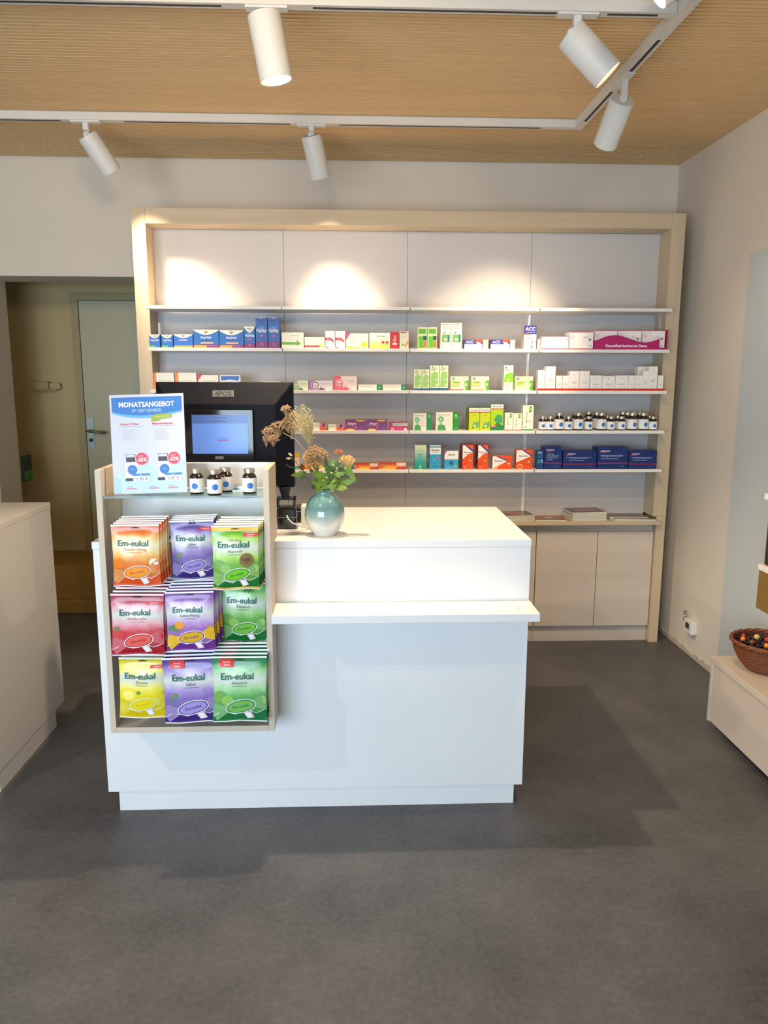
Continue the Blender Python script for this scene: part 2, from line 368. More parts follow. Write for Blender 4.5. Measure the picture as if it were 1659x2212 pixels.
# ------------------------------------------------------------------ candy bags
TEALT = mat((.04, .40, .33), .4, name='teal_print'); GREYT = mat((.35, .40, .38), .5); REDT = mat((.85, .12, .10), .4); WHT = mat((.97, .97, .97), .35)
def bag_mesh(style):
    W, H, B = style['w'], style['h'], style.get('B', .013)
    mb = MB(); nu, nv = 16, 22
    def prof(u, v):
        q = 0 if v < .05 or v > .90 else math.sin(PI*min(1, max(0, (v-.05)/.85))**1.15)
        e = math.sin(PI*min(1, max(0, u)))**.55 if 0 < u < 1 else 0
        return B*max(0, q)**.6*e
    wob = style.get('wob', 0)
    def S(a, b, lift=0, back=False):   # a from -W/2..W/2, b from -H..0
        a = min(max(a, -W/2), W/2); u = a/W+.5; v = 1+b/H; d = prof(u, v)
        pin = 1-.035*math.sin(PI*v)
        zz = b + .0022*math.sin(u*7+wob)*(1-v)
        yy = -d*1.0-lift if not back else d*.35+.0004
        yy += .0016*math.sin(u*9+v*6+wob)*math.sin(PI*v)
        return (a*pin, yy, zz)
    g_ = style['mat']
    for back in (False, True):
        vs = [S((i/nu-.5)*W, (j/nv-1)*H, 0, back) for j in range(nv+1) for i in range(nu+1)]
        fs = [(j*(nu+1)+i, j*(nu+1)+i+1, (j+1)*(nu+1)+i+1, (j+1)*(nu+1)+i) if not back else (j*(nu+1)+i, (j+1)*(nu+1)+i, (j+1)*(nu+1)+i+1, j*(nu+1)+i+1) for j in range(nv) for i in range(nu)]
        b0 = mb.add(vs, fs, g_, True)
        for j in range(nv+1):
            for i in range(nu+1): mb.uv[b0+j*(nu+1)+i] = (i/nu, j/nv)
    lay = [0]
    def fn():
        lay[0] += 1; k = .0004+lay[0]*.0002
        return lambda a, b: S(a, b, k)
    c1, c2, c3 = style['c1'], style['c2'], style['c3']
    # fruit / leaf print
    for (x, z, r_, c) in style.get('fruit', []):
        mb.shape(ell(x*W, z*H, r_*W, r_*W*.85, 14), c, fn(), 1)
    # white edge strips and the swoosh line
    f = fn()
    mb.shape([(-W/2, -.028*H), (W/2, -.028*H), (W/2, 0), (-W/2, 0)], WHT, f, 3)
    mb.shape([(-W/2, -H), (W/2, -H), (W/2, -.985*H), (-W/2, -.985*H)], WHT, f, 3)
    # dark foot below the wavy line
    wl = [(-.5, -.90), (-.36, -.835), (-.2, -.85), (-.08, -.885), (.1, -.80), (.3, -.86), (.5, -.79)]
    mb.shape([(p[0]*W, p[1]*H) for p in wl]+[(.5*W, -.985*H), (-.5*W, -.985*H)], c3, fn(), 3)
    f = fn()
    for i in range(len(wl)-1):
        a, b_ = wl[i], wl[i+1]; mb.shape([(a[0]*W, a[1]*H-.0009), (b_[0]*W, b_[1]*H-.0009), (b_[0]*W, b_[1]*H+.0009), (a[0]*W, a[1]*H+.0009)], WHT, f, 2)
    # wrapped candy
    cx, cz, an = .02*W, -.755*H, .20
    def rot(p): return [(cx+a*math.cos(an)-b_*math.sin(an), cz+a*math.sin(an)+b_*math.cos(an)) for a, b_ in p]
    f = fn(); kw = W/.095
    for sg in (-1, 1):
        mb.shape(rot([(sg*.020*kw, -.004*kw), (sg*.046*kw, -.017*kw), (sg*.052*kw, 0), (sg*.044*kw, .016*kw), (sg*.020*kw, .005*kw)][::sg]), style['wrap'], f, 1)
    mb.shape(rot(ell(0, 0, .0275*kw, .0135*kw, 22)), WHT, fn(), 1)
    mb.shape(rot(ell(0, 0, .026*kw, .012*kw, 22)), c3, fn(), 1)
    mb.shape(rot(ell(0, 0, .024*kw, .0105*kw, 22)), style['candy'], fn(), 1)
    f = fn(); f2 = lambda a, b_: f(*rot([(a, b_)])[0])
    mb.text('Em-eukal', 0, 0.001, .0058*kw, c3, f2, bold=.01, wmax=.038*kw)
    # ribbon
    f = fn(); mb.shape([(.07*W, -.855*H), (.21*W, -.835*H), (.27*W, -.93*H), (.14*W, -.955*H)], mat((.93, .80, .82), .4), f, 1)
    f = fn(); mb.shape([(.10*W, -.862*H), (.185*W, -.85*H), (.24*W, -.932*H), (.16*W, -.945*H)], WHT, f, 1)
    # writing
    mb.text('Em-eukal', style.get('tx', -.04)*W, -.285*H, .098*H, TEALT, fn(), bold=.018, wmax=.82*W)
    mb.text(style['sub'], 0, -.385*H, .046*H, style.get('subc', GREYT), fn(), wmax=.5*W)
    mb.shape([(-.14*W, -.442*H), (.14*W, -.442*H), (.14*W, -.436*H), (-.14*W, -.436*H)], style.get('subc', GREYT), fn(), 1)
    if style.get('tag'):
        f = fn(); mb.shape([(.17*W, -.165*H), (.495*W, -.165*H), (.495*W, -.115*H), (.19*W, -.115*H)], REDT, f, 1)
        mb.text('Zuckerfrei', .33*W, -.139*H, .022*H, WHT, fn(), wmax=.26*W)
    if style.get('corner'):
        f = fn(); mb.shape([(-.36*W, -.15*H), (-.10*W, -.15*H), (-.10*W, -.035*H), (-.36*W, -.035*H)], REDT, f, 1)
        f = fn(); mb.text('immer', -.23*W, -.075*H, .03*H, WHT, f, wmax=.2*W); mb.text('dabei', -.23*W, -.118*H, .03*H, WHT, f, wmax=.2*W)
    if style.get('gold'):
        f = fn(); gd = mat((.80, .62, .22), .3, metal=.3)
        mb.shape([(-W/2, -.085*H), (W/2, -.085*H), (W/2, -.028*H), (-W/2, -.028*H)], gd, f, 3); mb.shape([(-W/2, -.985*H), (W/2, -.985*H), (W/2, -.955*H), (-W/2, -.955*H)], gd, f, 3)
        mb.text('100 Jahre', 0, -.215*H, .04*H, mat((.45, .40, .15), .4), fn(), wmax=.5*W)
        f = fn(); mb.shape(ell(.24*W, -.53*H, .15*W, .15*W, 20), mat((.52, .42, .25), .4), f, 1)
        mb.text('+25%', .24*W, -.52*H, .045*H, mat((.15, .12, .05), .5), fn(), wmax=.24*W, bold=.02); mb.text('mehr', .24*W, -.565*H, .02*H, mat((.15, .12, .05), .5), fn())
    # euro hole
    f = fn(); mb.shape([(-.09*W, -.058*H), (.09*W, -.058*H), (.075*W, -.045*H), (.03*W, -.044*H), (0, -.034*H), (-.03*W, -.044*H), (-.075*W, -.045*H)], mat((.16, .15, .16), .6), f, 1)
    me = mb.build('candy_bag'); return me
def bs(sub, top, mid, low, dark, candy, w, h, **k):
    m = gradmat([(0, dark), (.13, tuple(x*.85 for x in low)), (.40, low), (.52, mid), (.66, (.86, .87, .84) if not k.get('wm') else k['wm']), (.79, mid), (.89, top), (1, tuple(x*.85 for x in top))], rough=.26, name='bag_print', warp=.16)
    m.node_tree.nodes['Principled BSDF'].inputs['Coat Weight'].default_value = .25
    d = dict(sub=sub, mat=m, c1=mat(top, .35), c2=mat(mid, .35), c3=mat(dark, .35), candy=mat(candy, .35), wrap=mat(tuple(min(1, c*.72+.20) if not k.get('wrapc') else c for c in (k.get('wrapc') or low)), .35), w=w, h=h)
    d.update(k); return d
GR = [(-.36, -.60, .13, mat((.45, .66, .28), .4)), (-.22, -.66, .12, mat((.56, .76, .36), .4)), (.40, -.66, .10, mat((.62, .80, .45), .4))]
VI = [(-.36, -.62, .09, mat((.42, .45, .55), .4)), (-.30, -.56, .06, mat((.38, .55, .35), .4)), (-.40, -.55, .05, mat((.62, .42, .68), .4))]
OR = [(-.34, -.62, .12, mat((.93, .50, .12), .4)), (.38, -.60, .10, mat((.97, .93, .86), .35)), (.40, -.70, .09, mat((.93, .42, .25), .4))]
RD = [(-.40, -.56, .06, mat((.40, .52, .30), .4)), (-.34, -.66, .12, mat((.82, .22, .24), .4)), (.40, -.68, .10, mat((.85, .18, .20), .4))]
YE = [(-.30, -.60, .19, mat((.95, .86, .20), .4)), (-.30, -.60, .13, mat((.98, .93, .45), .4)), (.40, -.64, .11, mat((.93, .84, .15), .4)), (-.08, -.56, .05, mat((.45, .62, .2), .4))]
HO = [(-.30, -.60, .11, mat((.48, .50, .45), .4)), (-.22, -.55, .10, mat((.93, .62, .15), .4)), (-.40, -.60, .07, mat((.35, .55, .32), .4))]
BAGS = [
 # name part, style, (px x0,x1,ytop,ybot), copies behind, (dx,dz), front Y
 ('orange honey', bs('Heisser Honig', (.90, .42, .10), (.97, .78, .45), (.93, .50, .15), (.86, .30, .05), (.97, .62, .15), .131, .190, fruit=OR, subc=mat((.80, .45, .30), .5), wm=(.97, .93, .78)), (240.5, 341.6, 1133, 1266), 4, (.0042, .0030), 2.285),
 ('violet sage', bs('Salbei', (.36, .25, .58), (.66, .60, .80), (.52, .42, .70), (.24, .13, .45), (.62, .55, .82), .121, .178, fruit=VI, tag=1), (367, 459.6, 1124, 1250.7), 3, (.0010, .0022), 2.340),
 ('green jubilee', bs('Klassisch', (.40, .68, .12), (.70, .86, .42), (.45, .70, .25), (.06, .42, .15), (.45, .78, .12), .128, .190, fruit=GR, tag=1, gold=1), (458, 556.8, 1135, 1272.7), 4, (.0048, .0034), 2.285),
 ('red cherry', bs('Wildkirsche', (.66, .08, .22), (.92, .66, .70), (.84, .28, .32), (.66, .05, .14), (.92, .40, .36), .140, .183, fruit=RD, tag=1, subc=mat((.75, .45, .48), .5)), (240, 352, 1283, 1414), 5, (.0046, .0058), 2.285),
 ('violet sage and honey', bs('Salbei-Honig', (.50, .25, .62), (.80, .68, .86), (.66, .45, .76), (.42, .16, .54), (.88, .68, .10), .133, .183, fruit=HO, wrapc=(.90, .70, .15)), (356.7, 459.6, 1278, 1405), 5, (.0036, .0050), 2.290),
 ('plain green', bs('Klassisch', (.30, .62, .20), (.66, .84, .55), (.40, .68, .28), (.05, .42, .16), (.48, .76, .25), .125, .178, fruit=GR), (479, 573.6, 1258, 1385.5), 1, (.0016, .0020), 2.365),
 ('yellow lemon', bs('Zitrone', (.90, .82, .02), (.97, .93, .45), (.94, .86, .08), (.84, .74, .0), (.93, .84, .08), .128, .180, fruit=YE, tag=1), (258, 356, 1420.5, 1549), 3, (.0040, .0034), 2.300),
 ('violet sage red-cornered', bs('Salbei', (.34, .22, .58), (.68, .60, .82), (.54, .44, .72), (.24, .12, .46), (.64, .58, .84), .156, .196, fruit=VI, corner=1), (350.7, 470, 1420.5, 1559), 5, (.0030, .0058), 2.290),
 ('green red-cornered', bs('Klassisch', (.12, .50, .25), (.66, .86, .62), (.38, .68, .36), (.06, .44, .22), (.46, .72, .36), .153, .196, fruit=GR, corner=1), (459, 575, 1418, 1556.6), 5, (.0016, .0060), 2.290),
]
LBL = [('orange candy bag in front, top left of the display case', 'orange candy bags hanging behind the front orange one'),
 ('violet candy bag in front, top middle of the display case', 'violet candy bags hanging behind the top middle one'),
 ('green and gold candy bag with a round percent badge, top right', 'green candy bags hanging behind the one with the gold band'),
 ('red candy bag in front, middle row left of the display case', 'red candy bags hanging behind the front red one'),
 ('violet candy bag with a yellow sweet printed on it, centre of the display case', 'violet candy bags hanging behind the one with the yellow sweet'),
 ('green candy bag hanging deeper than the others, middle row right', 'green candy bag behind the middle row right one'),
 ('yellow candy bag in front, bottom left of the display case', 'yellow candy bags hanging behind the front yellow one'),
 ('violet candy bag with a red corner patch, bottom middle', 'violet candy bags stacked behind the bottom middle one'),
 ('dark green candy bag with a red corner patch, bottom right', 'dark green candy bags stacked behind the bottom right one')]
for bi, (nm, st, (x0, x1, y0, y1), nbk, (dx, dz), Y0) in enumerate(BAGS):
    st['wob'] = bi*1.3
    A = at(x0, y0, Y0); Bp = at(x1, y0, Y0); D = at((x0+x1)/2, y1, Y0)
    st['w'] = Bp.x-A.x+.004; st['h'] = A.z-D.z; st['B'] = .0125
    o = bag_mesh(st); o.location = ((A.x+Bp.x)/2, Y0, A.z); tilt = [0, -.02, 0, .02, -.01, .02, .03, -.015, .015][bi]
    o.rotation_euler = (-.02, tilt, .03)
    o['label'] = LBL[bi][0]; o['category'] = 'candy bag'
    step = min(.0145, (2.425-Y0)/(nbk+.4))
    for k in range(1, nbk+1):
        c = o.copy(); C.objects.link(c)
        c.location = ((A.x+Bp.x)/2+dx*k+random.uniform(-.001, .001), Y0+step*k, A.z+dz*k*.8+.0015*k); c.rotation_euler = (-.02, tilt+random.uniform(-.012, .012), .03+random.uniform(-.02, .02))
        c['label'] = LBL[bi][1]; c['group'] = LBL[bi][1]

# ------------------------------------------------------------------ supplement jars
BROWN = mat((.13, .07, .05), .12, coat=.6, name='brown_glass'); CAPM = mat((.80, .76, .68), .30, metal=.85, name='cap_metal'); LABW = mat((.93, .92, .90), .5)
def jar(r, h, dot, label, loc, group=None, detail=True, dotc=(.10, .45, .80)):
    t = thing('supplement_jar', label, 'jar', loc, 0, group)
    mb = MB(); mb.lathe([(0, 0), (r*.92, 0), (r, h*.04), (r, h*.66), (r*.93, h*.73), (r*.66, h*.80), (r*.64, h*.84), (0, h*.84)], BROWN, 28, ang=60); mb.build('glass', t)
    mb = MB(); rc = r*.78; mb.lathe([(rc*.9, h*.83), (rc, h*.84), (rc, h*.975), (rc*.95, h*1.0), (0, h*1.0)], CAPM, 28); mb.build('cap', t)
    mb = MB(); rl = r*1.012; z0, z1 = h*.075, h*.635
    mb.lathe([(rl, z0), (rl, z1)], LABW, 36)
    DM = mat(dotc, .45)
    f = lambda a, b: (rl*1.015*math.sin(a/rl), -rl*1.015*math.cos(a/rl), b)
    dz = z0+(z1-z0)*.46; mb.shape(ell(dot*r, dz, r*.42, r*.42, 20), DM, f, 3)
    if detail:
        f3 = lambda a, b: (rl*1.022*math.sin(a/rl), -rl*1.022*math.cos(a/rl), b)
        for q in (.0025, -.0005, -.0035): mb.shape([(dot*r-r*.22, dz+q), (dot*r+r*.22, dz+q), (dot*r+r*.22, dz+q+.0009), (dot*r-r*.22, dz+q+.0009)], mat((.75, .86, .95), .5), f3)
        mb.shape([(-r*.5, z1-.005), (r*.2, z1-.005), (r*.2, z1-.0042), (-r*.5, z1-.0042)], mat((.9, .5, .5), .5), f3)
    mb.build('label_sleeve', t); return t
pj = None
for (px, py, dot, lb) in ((425.7, 1063, -.1, 'brown jar next to the offer sign on the glass shelf'), (464, 1066, .25, 'brown jar standing furthest forward on the glass shelf'),
                          (488, 1059, .2, 'brown jar half hidden behind the front jar on the glass shelf'), (539.6, 1062, .2, 'brown jar standing alone at the right of the glass shelf')):
    Yj = {425.7: 2.385, 464: 2.362, 488: 2.425, 539.6: 2.392}[px]; p = at(px, py, Yj)
    jar(.0222, .0775, dot, lb, (p.x, Yj, GZ), 'jars on the glass shelf')

# ------------------------------------------------------------------ offer sign
SA, SBt, SCt, SD = at(228.5, 848, 2.385), at(391.7, 851, 2.385), at(408, 1061, 2.36), at(246, 1066.5, 2.36)
t = thing('offer_sign', 'white and blue monthly offer sign leaning on the glass shelf', 'sign')
SW, SH = .224, .303
ex = (SCt-SD).normalized(); org = Vector((SD.x, 2.362, GZ+.001)); upv = Vector((-.022, .10, 1)).normalized(); nrm = ex.cross(upv).normalized()
def sg(lay): return lambda a, b: tuple(org+ex*a+upv*b+nrm*(.0008+lay*.0003))
mb = MB()
vs = [org+ex*a+upv*b+nrm*c for a in (0, SW) for b in (0, SH) for c in (-.002, .0005)]
mb.add(vs, [(0, 1, 3, 2), (4, 6, 7, 5), (0, 4, 5, 1), (2, 3, 7, 6), (0, 2, 6, 4), (1, 5, 7, 3)], mat((.79, .79, .83), .35)); 
mb.build('sheet', t)
mb = MB(); BL = mat((.02, .42, .74), .4); LB = mat((.35, .66, .92), .4); PB = mat((.66, .80, .93), .4); DK = mat((.22, .23, .27), .5); PK = mat((.88, .30, .42), .5); GY = mat((.66, .67, .70), .5)
def arc(top, y_edge, dip, n=14, x0=.006, x1=None):
    x1 = x1 or SW-.006; return [(x0+(x1-x0)*k/n, y_edge-dip*math.sin(PI*(k/n)**.85)) for k in range(n+1)]+[(x1, top), (x0, top)]
mb.shape(arc(SH-.008, SH-.056, .016), LB, sg(1)); mb.shape(arc(SH-.008, SH-.051, .013), BL, sg(2))
mb.text('MONATSANGEBOT', SW/2, SH-.030, .0150, WHT, sg(3), bold=.03, wmax=.168); mb.text('IM SEPTEMBER', SW/2, SH-.049, .0105, mat((.70, .80, .95), .5), sg(3), wmax=.095)
mb.shape([(.124, SH-.083), (.142, SH-.083), (.155, SH-.076), (.184, SH-.073), (.188, SH-.065), (.174, SH-.059), (.138, SH-.061), (.124, SH-.069)], mat((.58, .66, .16), .5), sg(4))
mb.text('online bestellen', .158, SH-.068, .0055, mat((.88, .92, .6), .5), sg(5), wmax=.045)
wv = [(.004, .07)]+[(.004+.216*k/12, .066-.010*math.sin(k*.9)+(.022 if k > 9 else 0)+.003*k) for k in range(13)]+[(.22, .004), (.004, .004)]
mb.shape(wv, mat((.74, .85, .95), .4), sg(1))
for ox, h1, pr, pc in ((.024, 'Vitamin C Pulver', '11,95 €', '-25%'), (.122, 'Magnesiumkapseln', '5,45 €', '-22%')):
    mb.text(h1, ox+.004, SH-.089, .0062, PK, sg(3), al='l', bold=.02, wmax=.080)
    mb.shape([(ox+.002, SH-.0975), (ox+.075, SH-.0975), (ox+.075, SH-.0962), (ox+.002, SH-.0962)], GY, sg(2))
    for q in range(6): mb.shape([(ox+.010, SH-.1075-.006*q), (ox+.058-.006*((q*5) % 3), SH-.1075-.006*q), (ox+.058-.006*((q*5) % 3), SH-.1065-.006*q), (ox+.010, SH-.1065-.006*q)], GY, sg(2))
    # jar picture, badges, price
    mb.shape([(ox+.018, .098), (ox+.050, .098), (ox+.050, .108), (ox+.046, .112), (ox+.047, .121), (ox+.017, .121), (ox+.018, .112)], DK, sg(3)); mb.shape([(ox+.019, .1125), (ox+.045, .1125), (ox+.045, .120), (ox+.019, .120)], mat((.78, .78, .80), .3), sg(4)); mb.shape([(ox+.014, .048), (ox+.054, .048), (ox+.054, .098), (ox+.014, .098)], mat((.90, .90, .94), .4), sg(3))
    mb.shape(ell(ox+.066, .107, .0205, .0205, 26), mat((.95, .75, .80), .4), sg(5)); mb.shape(ell(ox+.066, .107, .0185, .0185, 26), mat((.82, .12, .24), .4), sg(6))
    mb.text(pc, ox+.066, .105, .011, WHT, sg(7), bold=.03, wmax=.031, slant=.1); mb.text('gespart', ox+.064, .1165, .0038, WHT, sg(7))
    mb.shape(ell(ox+.036, .074, .015, .015, 24), BL, sg(4)); mb.text('Vital', ox+.036, .0755, .005, mat((.6, .8, .95), .5), sg(5), wmax=.022)
    mb.shape([(ox+.036, .055), (ox+.088, .055), (ox+.088, .0615), (ox+.034, .0615)], mat((.08, .48, .78), .4), sg(5)); mb.text('statt', ox+.061, .0583, .0038, WHT, sg(6))
    mb.shape([(ox+.014, .0395), (ox+.040, .0395), (ox+.040, .0485), (ox+.014, .0485)], DK, sg(4))
    mb.shape([(ox+.037, .037), (ox+.088, .037), (ox+.088, .0545), (ox+.037, .0545)], mat((.94, .94, .97), .4), sg(6)); mb.text(pr, ox+.062, .0458, .0105, mat((.30, .31, .36), .5), sg(7), wmax=.042)
for ox in (.040, .108, .166):
    mb.shape([(ox, .014), (ox+.030, .014), (ox+.030, .018), (ox, .018)], mat((.90, .50, .60), .5), sg(3)); mb.shape([(ox+.003, .0205), (ox+.018, .0205), (ox+.018, .0225), (ox+.003, .0225)], LB, sg(3))
mb.build('print', t)
mb = MB(); cl = mat((.85, .88, .90), .15)
b0 = org+ex*.04; mb.add([b0-nrm*.003, b0+ex*.14-nrm*.003, b0+ex*.14-nrm*.003+upv*.15, b0-nrm*.003+upv*.15, b0-nrm*.055, b0+ex*.14-nrm*.055], [(0, 1, 2, 3), (3, 2, 5, 4)], cl)
for v_ in mb.v[-2:]: pass
mb.v[-1] = (mb.v[-1][0], mb.v[-1][1], GZ+.001); mb.v[-2] = (mb.v[-2][0], mb.v[-2][1], GZ+.001)
so = mb.build('easel_back', t); sm_ = so.modifiers.new('s', 'SOLIDIFY'); sm_.thickness = .0015

# ------------------------------------------------------------------ register monitor
MY = 2.76
t = thing('register_monitor', 'black rear housing of the till monitor with a small customer screen', 'monitor')
def mp(u, v, Y=MY): p = at(u, v, Y); return (p.x, p.z)
HM = mat((.02, .035, .085), .6, spec=.15, name='monitor_housing', noise=.1, scale=(2, 2, 2))
o4 = [mp(338, 1052), mp(636, 1052), mp(630, 826), mp(338, 825)]; o4[3] = (o4[3][0]-.004, o4[3][1]); o4[0] = (o4[3][0], o4[1][1])
o4[2] = (o4[1][0], o4[2][1])
i4 = [mp(366, 1048, MY-.045), mp(600, 1048, MY-.045), mp(594, 874, MY-.045), mp(366, 872, MY-.045)]; i4[0] = (i4[3][0], i4[1][1]); i4[1] = (i4[2][0], i4[1][1])
mb = MB(); vs = [(x, MY+.05, z) for x, z in o4]+[(x, MY, z) for x, z in o4]+[(x, MY-.045, z) for x, z in i4]
fs = [(3, 2, 1, 0)]+[(k, (k+1) % 4, 4+(k+1) % 4, 4+k) for k in range(4)]+[(4+k, 4+(k+1) % 4, 8+(k+1) % 4, 8+k) for k in range(4)]+[(8, 9, 10, 11)]
mb.add(vs, fs, HM); mb.build('housing', t, bevel=.003)
# logo plate on the sloped top
p0, p1 = mp(459, 857, MY-.018), mp(505, 843, MY-.018)
nz_ = (Vector((0, -.045, 0))); 
def onbev(u, v):
    # intersection with the sloped upper face
    zt, zb = o4[3][1], i4[3][1]; Yg = MY-.02
    for _ in range(8):
        p = at(u, v, Yg); Yg = MY-.045*(zt-p.z)/(zt-zb)
    return at(u, v, Yg-.0006)
a, b_, c_, d_ = onbev(459, 857), onbev(505, 857), onbev(505, 843), onbev(459, 843)
mb = MB(); mb.add([a, b_, c_, d_], [(0, 1, 2, 3)], mat((.30, .32, .35), .5))
ux = (b_-a).normalized(); uz = (d_-a).normalized(); un = ux.cross(uz)
f = lambda p, q: tuple(a+ux*p+uz*q+un*.0006)
mb.text('4POS', (b_-a).length/2, (d_-a).length/2, (d_-a).length*.72, mat((.10, .12, .15), .5), f, bold=.03, wmax=(b_-a).length*.92)
mb.build('logo_plate', t)
BY = MY-.060
c0, c1 = mp(403, 997, BY), mp(546, 885, BY)
mb = MB(); mb.box(c0[0], c1[0], BY, MY-.0455, c0[1], c1[1], mat((.02, .02, .025), .15, coat=.3)); bz = mb.build('screen_bezel', t, bevel=.002)
s0, s1 = mp(417, 980, BY), mp(534, 896, BY)
mb = MB(); F = frontface(0, BY, 0)
sm = mat((.33, .48, .80), .3, emit=.55, name='lcd_blue'); f = F()
mb.shape([(s0[0], s0[1]), (s1[0], s0[1]), (s1[0], s1[1]), (s0[0], s1[1])], sm, f)
hh = s1[1]-s0[1]; cx = (s0[0]+s1[0])/2
f = F(); mb.shape([(s0[0], s1[1]-.22*hh), (s1[0], s1[1]-.22*hh), (s1[0], s1[1]), (s0[0], s1[1])], mat((.26, .37, .62), .3, emit=.5), f)
f = F(); mb.text('Herzlich willkommen', cx, s1[1]-.07*hh, .0045, mat((.12, .18, .35), .4), f, wmax=.09); mb.text('in unserer Apotheke', cx, s1[1]-.16*hh, .0045, mat((.12, .18, .35), .4), f, wmax=.11)
mb.text('Wir sind für Sie da', cx+.01, s0[1]+.42*hh, .004, mat((.15, .2, .4), .4), f, wmax=.035); mb.text('Apotheke', cx+.012, s0[1]+.36*hh, .007, mat((.65, .12, .25), .4), f, bold=.02, wmax=.045)
mb.build('screen', bz)
l0, l1 = mp(465, 992, BY), mp(483, 985.5, BY)
mb = MB(); mb.shape([(l0[0], l0[1]), (l1[0], l0[1]), (l1[0], l1[1]), (l0[0], l1[1])], mat((.42, .42, .43), .4), frontface(0, BY, 0)()); mb.build('maker_badge', bz)
nk = [mp(603, 1051), mp(628, 1051), mp(625, 1068), mp(623, 1078), mp(610, 1078), mp(608, 1068)]
mb = MB(); mb.prism([(x, z) for x, z in nk], MY-.02, MY+.03, BLACK); mb.build('neck', t, bevel=.002)
# stand frame
q0, q1 = mp(600, 1110), mp(638, 1074)
mb = MB()
for x in (q0[0], q1[0]-.006): mb.box(x, x+.006, MY-.03, MY+.03, .9505, q1[1], BLACK)
mb.box(q0[0], q1[0], MY-.03, MY+.03, q1[1]-.006, q1[1], BLACK); mb.build('stand_frame', t, bevel=.001)
# receipt printer
t = thing('receipt_printer', 'glossy black receipt printer on the countertop under the monitor', 'printer')
PY = 2.64; r0, r1 = at(598, 1139, PY), at(640, 1098, PY)
GB = mat((.03, .03, .035), .14, coat=.7, name='gloss_black')
mb = MB(); mb.box(r0.x, r1.x, PY, PY+.09, .9505, r1.z, GB); mb.build('case', t, bevel=.007)
mb = MB(); zz = .9505+(r1.z-.95)*.55; mb.box(r0.x-.0006, r1.x+.0006, PY-.001, PY+.09, zz, zz+.0018, mat((.55, .56, .58), .3)); mb.build('lid_seam', t)
mb = MB(); P1 = [at(u, v, y_) for u, v, y_ in ((620, 1114, PY-.004), (622, 1120, PY-.010), (632, 1130, PY-.018), (645, 1135, PY-.024), (656, 1139, PY-.02), (668, 1141, PY+.0))]
for p in P1: p.z = max(p.z, .9535)
mb.tube(P1, .0028, mat((.85, .86, .90), .4)); mb.build('cable', label='white cable running from the receipt printer behind the vase', category='cable')
p = at(646, 1130, 2.78); mb = MB(); mb.box(p.x-.012, p.x+.012, 2.76, 2.85, .9505, 1.004, mat((.17, .15, .14), .4)); mb.box(p.x-.0125, p.x+.0125, 2.759, 2.85, .990, .9925, mat((.7, .7, .72), .4))
mb.build('card_reader', bevel=.002, label='small dark box device between printer and vase', category='device')
p = at(657, 1130, 2.70); mb = MB(); mb.box(p.x-.010, p.x+.014, 2.69, 2.76, .9505, 1.022, mat((.90, .86, .78), .5))
mb.build('paper_box', bevel=.001, label='cream paper box standing directly behind the vase', category='box')

# ------------------------------------------------------------------ vase and flowers
VX, VY = -.0985, 2.545; VZ = .9505
vm = gradmat([(0, (.84, .83, .80)), (.30, (.83, .83, .80)), (.46, (.58, .68, .66)), (.62, (.36, .52, .54)), (.85, (.42, .58, .57)), (1, (.34, .50, .48))], 'Z', .12, 0, .155, 'vase_glaze', coat=.7, warp=.10)
pr = [(0, .004), (.030, .004), (.034, 0), (.037, 0), (.038, .006), (.050, .018), (.063, .040), (.0675, .065), (.066, .088), (.058, .112), (.045, .130), (.033, .139), (.030, .143), (.031, .150), (.033, .154), (.031, .155), (.027, .150), (.026, .142), (.03, .13), (.05, .10)]
mb = MB(); mb.lathe(pr, vm, 48, ang=75); mb.build('vase', loc=(VX, VY, VZ), label='round ceramic vase glazed teal above cream on the countertop', category='vase')
MOUTH = Vector((VX, VY, VZ+.150))
STEM = mat((.30, .40, .15), .6); LEAFM = mat((.40, .52, .16), .5, noise=.2, scale=(40, 40, 40)); LEAFD = mat((.26, .38, .12), .5, noise=.2, scale=(40, 40, 40))
def V(u, v, dY=0): return at(u, v, VY+dY)
def stem(P, r=.0016, m=STEM, par=None):
    pts = []
    n = len(P)
    for i in range(n-1):
        for k in range(4): pts.append(P[i].lerp(P[i+1], k/4))
    pts.append(P[-1]); mb = MB(); mb.tube(pts, r, m, 6); return mb.build('stem', par)
def umbel(par, c, rx, rz, n, m, down=.5, size=.0032, ry=None, seed=1):
    """a head of many small floret clusters, each on its own thin stalk"""
    rnd = random.Random(seed); mb = MB(); ry = ry or rx; root = c-Vector((0, 0, rz*1.4))
    for k in range(max(6, n//9)):
        th = k*2.39996; rr = math.sqrt((k+.5)/max(6, n//9)); h = math.sqrt(max(0, 1-rr*rr))
        p = c+Vector((rx*rr*math.cos(th), ry*rr*math.sin(th), rz*h*rnd.uniform(.7, 1.05)-rz*down*rr*.6))
        mb.tube([root, root.lerp(p, .6), p], .0004, m, 3, cap=False)
        for j in range(9):
            q = p+Vector((rnd.gauss(0, 1), rnd.gauss(0, 1), rnd.gauss(0, .8)))*.0024; s2 = size*rnd.uniform(.45, .85)
            vs = [q+Vector((s2, 0, 0)), q+Vector((-s2, 0, 0)), q+Vector((0, s2, 0)), q+Vector((0, -s2, 0)), q+Vector((0, 0, s2)), q+Vector((0, 0, -s2))]
            mb.add(vs, [(0, 2, 4), (2, 1, 4), (1, 3, 4), (3, 0, 4), (2, 0, 5), (1, 2, 5), (3, 1, 5), (0, 3, 5)], m)
    return mb.build('flower_head', par)
